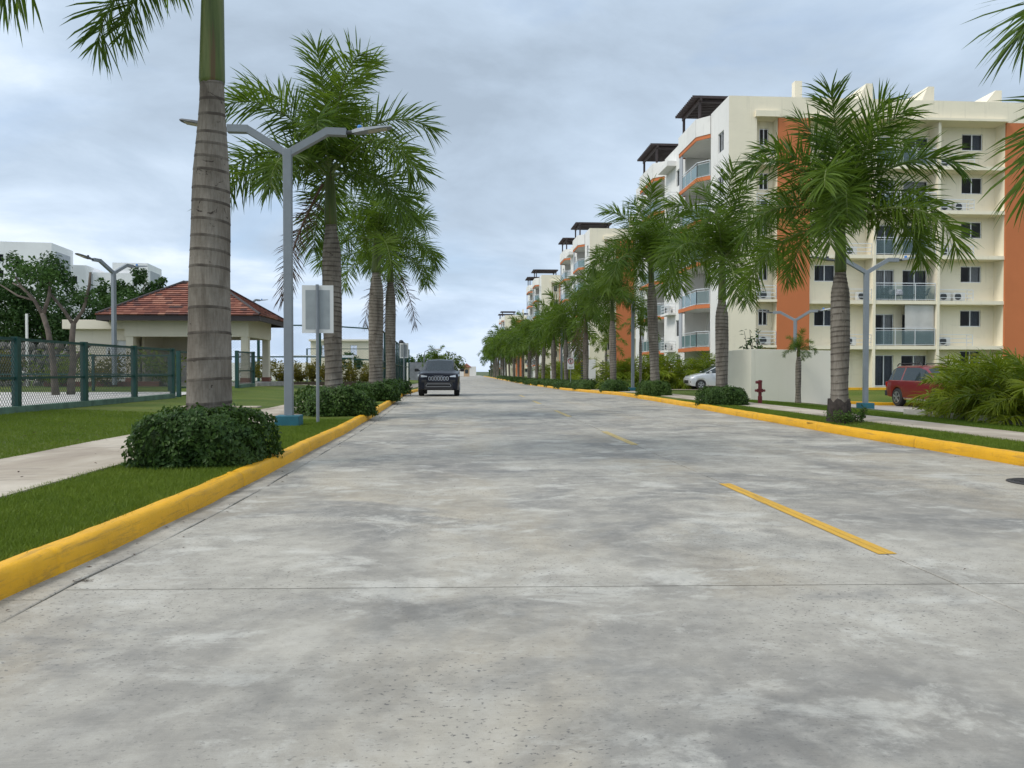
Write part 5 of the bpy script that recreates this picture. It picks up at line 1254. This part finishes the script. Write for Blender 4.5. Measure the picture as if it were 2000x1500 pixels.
# gatehouse closing the street
gh = empty('gatehouse', (1.0,232,-0.75)); tag(gh, 'tiny tan gatehouse with an orange roof at the street end', 'gatehouse')
b = MB(); b.box(-0.9,0.9,0,3,0,3.0); b.build('wall', plain('tan_render', (0.48,0.33,0.20), 0.8), gh)
b = MB(); b.add([(-1.5,-0.6,3.0),(1.5,-0.6,3.0),(1.5,3.6,3.0),(-1.5,3.6,3.0),(0,1.5,4.2)], [(0,1,4),(1,2,4),(2,3,4),(3,0,4),(3,2,1,0)]); b.build('roof', M_TILE, gh)
b = MB(); b.box(-5.5,1.6,0.5,3.2,2.6,3.0); b.build('canopy', M_WHITE, gh)
b = MB(); b.box(-0.5,0.5,-0.05,0.0,1.0,2.2); b.build('window', M_CARGLASS, gh)
for x in (-5.2,): b = MB(); b.box(x,x+0.3,1.5,1.8,0,2.6); b.build('column', M_WHITE, gh)

fl_ = MB(); rg = random.Random(55)
for i in range(5200):
    x = rg.choice((rg.uniform(-60,-4.5), rg.uniform(9,40))); hmax = 3.2+0.8*math.sin(x*0.7)+0.6*math.sin(x*2.1)
    leaf(fl_, (x, 255+rg.uniform(-2,2), -0.8+hmax*rg.random()), (rg.uniform(-1,1),-1,rg.uniform(-0.2,1)), rg.uniform(0.5,0.9), 0.5, rg)
tag(fl_.build('distant_trees', M_TREE), 'low green mass of trees far beyond the street end', 'trees', kind='stuff')
b = MB(); b.box(-9,4.5,262,262.5,-0.9,2.6); tag(b.build('end_wall', M_WHITE), 'low white wall closing the far street end', 'wall')
# white blocks beyond the trees
M_FARW = wall_mat('far_white_render', (0.82,0.82,0.82), 0.12)
def white_block(x, y, wd, dp, h, label, wins, rz=0, roofdeck=True):
    t = empty('apartment_building', (x,y,0), rz); tag(t, label, 'building', 'white blocks beyond the trees')
    b = MB(); ops = [(a, a+1.5, z, z+1.2) for a, z in wins]
    wallp(b, (0,0,0), (1,0,0), (0,-1,0), wd, 0, h, ops); b.quad((wd,0,0),(wd,dp,0),(wd,dp,h),(wd,0,h)); b.quad((0,0,0),(0,0,h),(0,dp,h),(0,dp,0)); b.quad((0,0,h),(wd,0,h),(wd,dp,h),(0,dp,h)); b.quad((0,dp,0),(0,dp,h),(wd,dp,h),(wd,dp,0))
    b.build('wall', M_FARW, t)
    for op in ops: window(t, (0,0,0), (1,0,0), (0,-1,0), op, False)
    b = MB(); b.box(wd+0.003,wd+0.05,dp*0.18,dp*0.85,h-4.4,h-1.1); b.build('louvre_panel', M_SCREEN, t)
white_block(-72.5, 117.5, 9.6, 8, 20.7, 'tallest white block at the far left, with a grey panel on its side', [(1.4,15.2),(1.4,17.6),(4.6,15.2)], R(6))
white_block(-86.8, 119, 14, 8, 18.6, 'white block cut off by the left picture edge', [(9.5,13.2),(9.5,16),(6,13.2)], R(6))
white_block(-66.2, 126, 4.5, 8, 18.4, 'lower white wing right of the tallest white block', [(1.6,15.4)], R(6))
white_block(-62.8, 129, 7.0, 8, 17.6, 'white block between the pruned tree and the park lamp', [(1.5,14.2),(1.5,11.0)], R(6))
white_block(-59.2, 130, 5.6, 8, 19.4, 'white block behind the dark tree left of the tiled roof', [(2.4,15.4),(2.4,12)], R(6))

# ------------------------------------------------------------------ vehicles
def paint(name, base, rough=0.28, metal=0.5, dust=0.0, coat=0.5, spec=0.5):
    m = MN(name, base, rough, metal, spec); m.set('Coat Weight', coat); m.set('Coat Roughness', 0.06)
    if dust:
        p = m.pos(); m.set('Base Color', m.mix(m.ramp(m.noise(p, 3, 5), [(0.4, 0), (0.7, dust)]), base, (0.30,0.24,0.18)))
    return m.mat
M_NAVY = paint('dark_blue_paint', (0.006,0.008,0.016), 0.35, 0.0, 0.0, 0.18, 0.25); M_SILVER = paint('silver_paint', (0.60,0.62,0.65), 0.3, 0.35); M_REDP = paint('dark_red_paint', (0.19,0.012,0.020), 0.3, 0.3)
M_CHROME = plain('chrome', (0.70,0.70,0.72), 0.18, 1.0, var=0); M_RUB = plain('tyre_rubber', (0.018,0.018,0.018), 0.85, var=0.1); M_ALLOY = plain('alloy', (0.46,0.47,0.48), 0.3, 0.8, var=0.05)
M_HEADL = plain('headlamp_glass', (0.55,0.60,0.66), 0.1, 0.2, var=0); M_TAIL = plain('tail_lamp', (0.30,0.01,0.01), 0.15, 0, var=0); M_TRIM = plain('dark_trim', (0.022,0.022,0.024), 0.6, var=0.1); M_SILT = plain('silver_trim', (0.35,0.36,0.38), 0.35, 0.7, var=0)
def car(name, loc, rz, label, st, wheels, wr, wwid, mat, ranges, group=None):
    """st: stations from front (y=0) back: (y, zbot, zbelt, ztop, halfwidth, halfwidth_top); front faces -y"""
    t = empty(name, loc, rz); tag(t, label, 'car', group)
    ys = sorted({s[0] for s in st} | {wy+wr*1.13*math.cos(math.pi*k/10) for wy in wheels for k in range(11)} )
    keys = [[(s[0], s[i]) for s in st] for i in range(1, 6)]
    rings = []
    for y in ys:
        zb0, zl, zt, hw_, ht = [table(y, k) for k in keys]; zb = zb0; arch = False
        for wy in wheels:
            dd = (wr*1.13)**2-(y-wy)**2
            if dd >= -1e-6: zb = max(zb0, wr+math.sqrt(max(0,dd))); arch = arch or dd > 1e-4
        zm = max(zb+0.03, zb0+(zl-zb0)*0.30); zs = max(zb+0.06, zb0+(zl-zb0)*0.72)
        rings.append([(0,zb0 if not arch else zb0,), (hw_*0.72,zb0), (hw_*0.74,zb), (hw_*0.965,zb), (hw_*0.99,zm), (hw_,zs), (hw_*0.985,zl-0.03), (hw_*0.95,zl), (hw_*0.95+(ht-hw_*0.95)*0.90, zl+(zt-zl)*0.86), (ht*0.90, zl+(zt-zl)*0.965), (ht*0.55, zt), (0, zt+0.012)])
    parts = {}
    def part_of(i, j):
        ym = (ys[i]+ys[i+1])/2
        for (nm, y0, y1, j0, j1) in ranges:
            if y0 <= ym <= y1 and j0 <= j <= j1: return nm
        return 'body'
    nr = len(rings[0])
    for i in range(len(ys)-1):
        for j in range(nr-1):
            for sd in (-1,1):
                q = [(sd*rings[i][j][0],ys[i],rings[i][j][1]),(sd*rings[i][j+1][0],ys[i],rings[i][j+1][1]),(sd*rings[i+1][j+1][0],ys[i+1],rings[i+1][j+1][1]),(sd*rings[i+1][j][0],ys[i+1],rings[i+1][j][1])]
                nm = part_of(i, j)
                if nm == 'side_window': nm = ('side_window', sd, [r_[0:3] for r_ in ranges].index(next(r_[0:3] for r_ in ranges if r_[0] == 'side_window' and r_[1] <= (ys[i]+ys[i+1])/2 <= r_[2])))
                parts.setdefault(nm, MB()).add(q, [(0,1,2,3) if sd < 0 else (3,2,1,0)])
    for e_ in (0, -1):
        r_ = rings[e_]; vs = [(x,ys[e_],z) for x, z in r_]+[(-x,ys[e_],z) for x, z in r_[::-1]]; parts['body'].add(vs, [list(range(len(vs)))])
    mats = {'body': mat, 'windscreen': M_CARGLASS, 'rear_window': M_CARGLASS, 'side_window': M_CARGLASS, 'roof': mat, 'bonnet': mat, 'sill': M_TRIM}
    obs = {}
    for nm, mbx in parts.items():
        n_ = nm[0] if isinstance(nm, tuple) else nm; o = mbx.build(n_, mats[n_], t, smooth=(n_ in ('body','roof','bonnet'))); obs[n_] = o
        bm = bmesh.new(); bm.from_mesh(o.data); bmesh.ops.remove_doubles(bm, verts=bm.verts, dist=1e-4); bmesh.ops.recalc_face_normals(bm, faces=bm.faces); bm.to_mesh(o.data); bm.free()
        if n_ == 'body': o.data.set_sharp_from_angle(angle=R(38))
    b = MB(); b.box(-st[3][4]*0.7, st[3][4]*0.7, ys[0]+0.5, ys[-1]-0.4, st[3][1]+0.02, st[3][1]+0.35); b.build('underbody', M_BLACK, t)
    b = MB(); b.box(-st[3][4]*0.75, st[3][4]*0.75, 1.6, ys[-1]-0.7, st[3][1]+0.35, st[3][2]-0.12); b.build('cabin', M_BLACK, t)
    hw_ = max(s[4] for s in st)
    for wy in wheels:
        for sd in (-1,1):
            x = sd*(hw_*0.985-wwid/2); b = MB(); k = wwid/2
            b.lathe([(wr*0.62,-k),(wr*0.93,-k),(wr,-k*0.75),(wr,k*0.75),(wr*0.93,k),(wr*0.62,k)], 26, (0,0,0), 0, 'x'); ty = b.build('wheel', M_RUB, t, loc=(x,wy,wr)); 
            r = MB(); xo = sd*(k+0.006)
            r.lathe([(wr*0.64,xo-sd*0.06),(wr*0.64,xo),(wr*0.58,xo),(wr*0.56,xo-sd*0.05)], 24, (0,0,0), 0, 'x'); r.lathe([(wr*0.16,xo-sd*0.05),(wr*0.13,xo+sd*0.004)], 12, (0,0,0), 0, 'x')
            for q in range(5):
                a = q*2*math.pi/5+0.3
                for da in (-0.13,0.13): r.bar((xo+sd*0.004,wr*0.12*math.cos(a+da),wr*0.12*math.sin(a+da)),(xo+sd*0.006,wr*0.60*math.cos(a+da*0.9),wr*0.60*math.sin(a+da*0.9)),0.03,0.035,up=(1,0,0))
            r.lathe([(wr*0.6,xo-sd*0.012),(wr*0.6,xo-sd*0.004)], 20, (0,0,0), 1, 'x'); r.build('rim', [M_ALLOY, M_BLACK], ty)
    return t
# dark SUV facing the camera
st = [(0.0,0.34,0.93,0.97,0.78,0.56),(0.05,0.30,0.97,1.02,0.86,0.60),(0.28,0.27,1.01,1.08,0.915,0.62),(0.75,0.26,1.05,1.12,0.93,0.62),(1.22,0.26,1.10,1.15,0.93,0.64),(2.02,0.26,1.13,1.62,0.93,0.62),(2.35,0.26,1.14,1.665,0.93,0.62),(3.4,0.26,1.15,1.66,0.93,0.62),(4.25,0.28,1.16,1.56,0.91,0.60),(4.55,0.32,1.10,1.22,0.88,0.56),(4.62,0.42,0.95,1.0,0.80,0.5)]
jc = car('parked_suv', (-1.095,31.8,0.0), 0, 'dark blue SUV facing the camera beside the left kerb', st, (0.92,3.62), 0.365, 0.24, M_NAVY, [('windscreen',1.23,2.02,9,10),('side_window',1.5,2.9,7,7),('side_window',2.95,4.1,7,7),('rear_window',4.25,4.55,8,10)])
b = MB()
for k in range(7):
    x = -0.39+k*0.13; n = 14; outer = []; inn = []
    for i in range(n):
        a = 2*math.pi*i/n; cx, cz = math.copysign(abs(math.cos(a))**0.7, math.cos(a)), math.copysign(abs(math.sin(a))**0.55, math.sin(a)); outer.append((x+0.054*cx,-0.014,0.795+0.088*cz)); inn.append((x+0.036*cx,-0.014,0.795+0.068*cz))
    b.add(outer+inn, [(i,(i+1)%n,n+(i+1)%n,n+i) for i in range(n)], 0); b.add([(p[0],p[1]+0.003,p[2]) for p in inn], [list(range(n))], 1)
b.build('grille', [M_CHROME, M_BLACK], jc)
for sd in (-1,1):
    b = MB(); b.add([(sd*0.50,-0.008,0.905),(sd*0.74,-0.006,0.95),(sd*0.925,0.20,0.985),(sd*0.93,0.20,0.90),(sd*0.77,-0.008,0.855),(sd*0.50,-0.012,0.865)], [(0,1,4,5),(1,2,3,4)]); b.build('headlight', M_HEADL, jc)
    b = MB(); b.box(min(sd*0.52,sd*0.74),max(sd*0.52,sd*0.74),-0.02,0.05,0.62,0.74); b.build('fog_lamp', M_BLACK, jc, bevel=0.02)
    b = MB(); b.box(min(sd*0.96,sd*1.14),max(sd*0.96,sd*1.14),1.42,1.56,1.10,1.24); b.bar((sd*0.88,1.5,1.13),(sd*0.98,1.5,1.15),0.06,0.05); b.build('mirror', M_BLACK, jc, bevel=0.025)
    b = MB(); b.tube([(sd*0.60,2.2,1.62),(sd*0.60,2.35,1.70),(sd*0.60,3.7,1.70),(sd*0.60,3.9,1.62)],0.02,6); b.build('roof_rail', M_SILT, jc)
b = MB(); b.box(-0.62,0.62,-0.015,0.06,0.30,0.64); b.build('bumper_panel', M_TRIM, jc, bevel=0.02)
b = MB(); b.tube([(-0.52,-0.03,0.43),(-0.55,-0.03,0.46),(-0.50,-0.03,0.555),(0.50,-0.03,0.555),(0.55,-0.03,0.46),(0.52,-0.03,0.43),(-0.52,-0.03,0.43)],0.014,6); b.build('bumper_trim', M_SILT, jc)
b = MB(); b.box(-0.20,0.20,-0.006,0.02,0.905,0.915); b.build('bonnet_edge', M_CHROME, jc)
jc.scale = (0.965,0.965,0.965); jc.location.x = -1.06
# silver hatchback, nose towards the street
st = [(0.0,0.36,0.62,0.66,0.62,0.42),(0.08,0.24,0.70,0.76,0.74,0.48),(0.3,0.20,0.80,0.85,0.79,0.52),(0.72,0.20,0.90,0.95,0.80,0.54),(0.92,0.20,0.93,0.97,0.80,0.56),(1.70,0.20,0.96,1.42,0.80,0.55),(2.1,0.20,0.97,1.48,0.80,0.55),(3.0,0.20,1.0,1.45,0.80,0.53),(3.4,0.24,0.98,1.20,0.78,0.50),(3.58,0.32,0.85,0.95,0.70,0.45)]
hc = car('hatchback', (13.3,43.6,zRt(14,43.6)+0.03), R(-90), 'silver hatchback in the driveway, half hidden by a palm trunk', st, (0.64,3.02), 0.285, 0.17, M_SILVER, [('windscreen',0.93,1.70,9,10),('side_window',1.2,2.05,7,7),('side_window',2.1,2.95,7,7),('rear_window',3.0,3.4,8,10)])
for sd in (-1,1):
    b = MB(); b.add([(sd*0.52,0.075,0.70),(sd*0.69,0.16,0.79),(sd*0.745,0.52,0.885),(sd*0.775,0.46,0.80),(sd*0.75,0.14,0.70),(sd*0.6,0.06,0.66)], [(0,1,2,3,4,5)]); b.build('headlight', M_HEADL, hc)
    b = MB(); b.lathe([(0.07,-0.015),(0.07,0.03)], 12, (sd*0.62,0.04,0.45), 0, 'y'); b.build('fog_lamp', M_BLACK, hc)
    b = MB(); b.box(min(sd*0.82,sd*0.98),max(sd*0.82,sd*0.98),1.12,1.24,0.95,1.08); b.build('mirror', M_SILVER, hc, bevel=0.025)
b = MB(); b.box(-0.40,0.40,-0.012,0.03,0.36,0.55); b.build('grille', M_TRIM, hc, bevel=0.02)
# red SUV, tail towards the wall
st = [(0.0,0.45,0.86,0.92,0.72,0.5),(0.1,0.38,0.98,1.02,0.86,0.56),(0.9,0.36,1.04,1.08,0.90,0.6),(1.35,0.36,1.06,1.10,0.90,0.62),(1.95,0.36,1.08,1.58,0.90,0.64),(2.4,0.36,1.08,1.70,0.90,0.64),(4.1,0.36,1.09,1.70,0.90,0.62),(4.38,0.40,1.09,1.60,0.88,0.61),(4.56,0.44,1.02,1.12,0.86,0.60),(4.60,0.50,0.9,0.95,0.82,0.58)]
rc = car('red_suv', (21.6,29.0,zRt(18,29)+0.015), R(-83), 'dark red SUV parked behind the areca palms', st, (0.95,3.68), 0.375, 0.24, M_REDP, [('windscreen',1.36,1.95,9,10),('side_window',1.6,2.5,7,7),('side_window',2.55,3.35,7,7),('side_window',3.45,4.25,7,7),('rear_window',4.38,4.56,8,10)])
rc.location = (18.95, 26.4, zRt(18.5,28)+0.015); rc.rotation_euler = (0,0,R(-2))
for sd in (-1,1):
    b = MB(); b.tube([(sd*0.60,2.3,1.69),(sd*0.60,2.45,1.78),(sd*0.60,4.0,1.78),(sd*0.60,4.15,1.68)],0.022,6); b.build('roof_rail', M_TRIM, rc)
    b = MB(); b.box(min(sd*0.74,sd*0.875),max(sd*0.74,sd*0.875),4.45,4.60,0.80,1.02); b.build('tail_light', M_TAIL, rc, bevel=0.02)
    b = MB(); b.tube([(sd*0.9,1.5,0.36),(sd*0.93,1.6,0.33),(sd*0.93,3.0,0.33),(sd*0.9,3.1,0.36)],0.03,6); b.build('side_step', M_CHROME, rc)
b = MB(); b.box(-0.86,0.86,4.50,4.68,0.42,0.66); b.build('bumper', M_TRIM, rc, bevel=0.03)

# ------------------------------------------------------------------ grass blades on the near verges
M_BLADE = leaf_mat('grass_blades', (0.056,0.108,0.008), (0.130,0.182,0.020), 0.6, 0.3, 1.0)
def blades(name, n, xf, y0, y1, zf, h, seed, bias=1.0):
    rg = random.Random(seed); V = []; F = []
    for i in range(n):
        y = y0+(y1-y0)*rg.random()**bias; xa, xb = xf(y); x = xa+(xb-xa)*rg.random(); z = zf(x, y)-0.01; a = rg.uniform(0,6.283); w_ = 0.0035+0.0015*(y/10); hh = h*rg.uniform(0.5,1.25); lx, ly = rg.gauss(0,0.5)*hh, rg.gauss(0,0.5)*hh
        c, s = math.cos(a)*w_, math.sin(a)*w_; k = len(V); V += [(x-c,y-s,z),(x+c,y+s,z),(x+lx,y+ly,z+hh)]; F.append((k,k+1,k+2))
    me = bpy.data.meshes.new(name); me.from_pydata(V, [], F); me.materials.append(M_BLADE); o = inst(name, me); return o
tag(blades('grass', 130000, lambda y: (-3.56, kl(y)-0.13), 2.6, 15, zL, 0.045, 1, 1.7), 'short mown grass on the left verge', 'grass', kind='stuff')
tag(blades('grass', 90000, lambda y: (-9.0, -4.98), 5.5, 17, zL, 0.045, 2, 1.5), 'short mown grass between the left sidewalk and fence', 'grass', kind='stuff')
tag(blades('grass', 70000, lambda y: (kr(y)+0.13, 7.76), 7.5, 24, zRt, 0.045, 3, 1.4), 'short mown grass on the right verge', 'grass', kind='stuff')
tag(blades('grass', 50000, lambda y: (8.82, 11.0), 9, 26, zRt, 0.05, 4, 1.3), 'short mown grass beyond the right sidewalk', 'grass', kind='stuff')
# twig and leaf litter on the concrete
lt = MB(); rg = random.Random(12)
for i in range(14):
    a = rg.uniform(0,3.14); c = Vector((-1.98+rg.uniform(-0.045,0.045), 4.0+rg.uniform(-0.03,0.03), 0.006)); d = Vector((math.cos(a),math.sin(a),0.03))*rg.uniform(0.008,0.03); lt.bar(c-d, c+d, 0.0018, 0.0018)
tag(lt.build('twig_litter', M_TWIG), 'small dry twig tangle in the left gutter', 'twig')

# fallen leaves on the gutter, path and verges
fl_ = MB(); rg = random.Random(31)
def fallen(n, xa, xb, ya, yb, zf, sz):
    for i in range(n):
        x, y = rg.uniform(xa, xb), ya+(yb-ya)*rg.random()**1.3; leaf(fl_, (x, y, zf(x, y)+0.006), (rg.uniform(-0.3,0.3),rg.uniform(-0.3,0.3),1), sz*rg.uniform(0.6,1.4), sz*0.4, rg)
fallen(60, -2.2, -1.7, 3, 20, lambda x, y: zr(y), 0.03); fallen(45, -5.0, -3.55, 5, 20, lambda x, y: zL(x, y)+0.022, 0.045); fallen(60, -8.5, -5.1, 6, 22, lambda x, y: zL(x, y)+0.03, 0.05)
fallen(30, 6.0, 6.45, 8, 24, lambda x, y: zr(y), 0.035); fallen(25, 7.75, 8.8, 9, 26, lambda x, y: zRt(x, y)+0.022, 0.045); fallen(14, -1.5, 5.5, 3, 12, lambda x, y: zr(y), 0.022)
tag(fl_.build('fallen_leaves', M_DEAD), 'scattered small brown leaves along gutter, path and verges', 'leaves', kind='stuff')
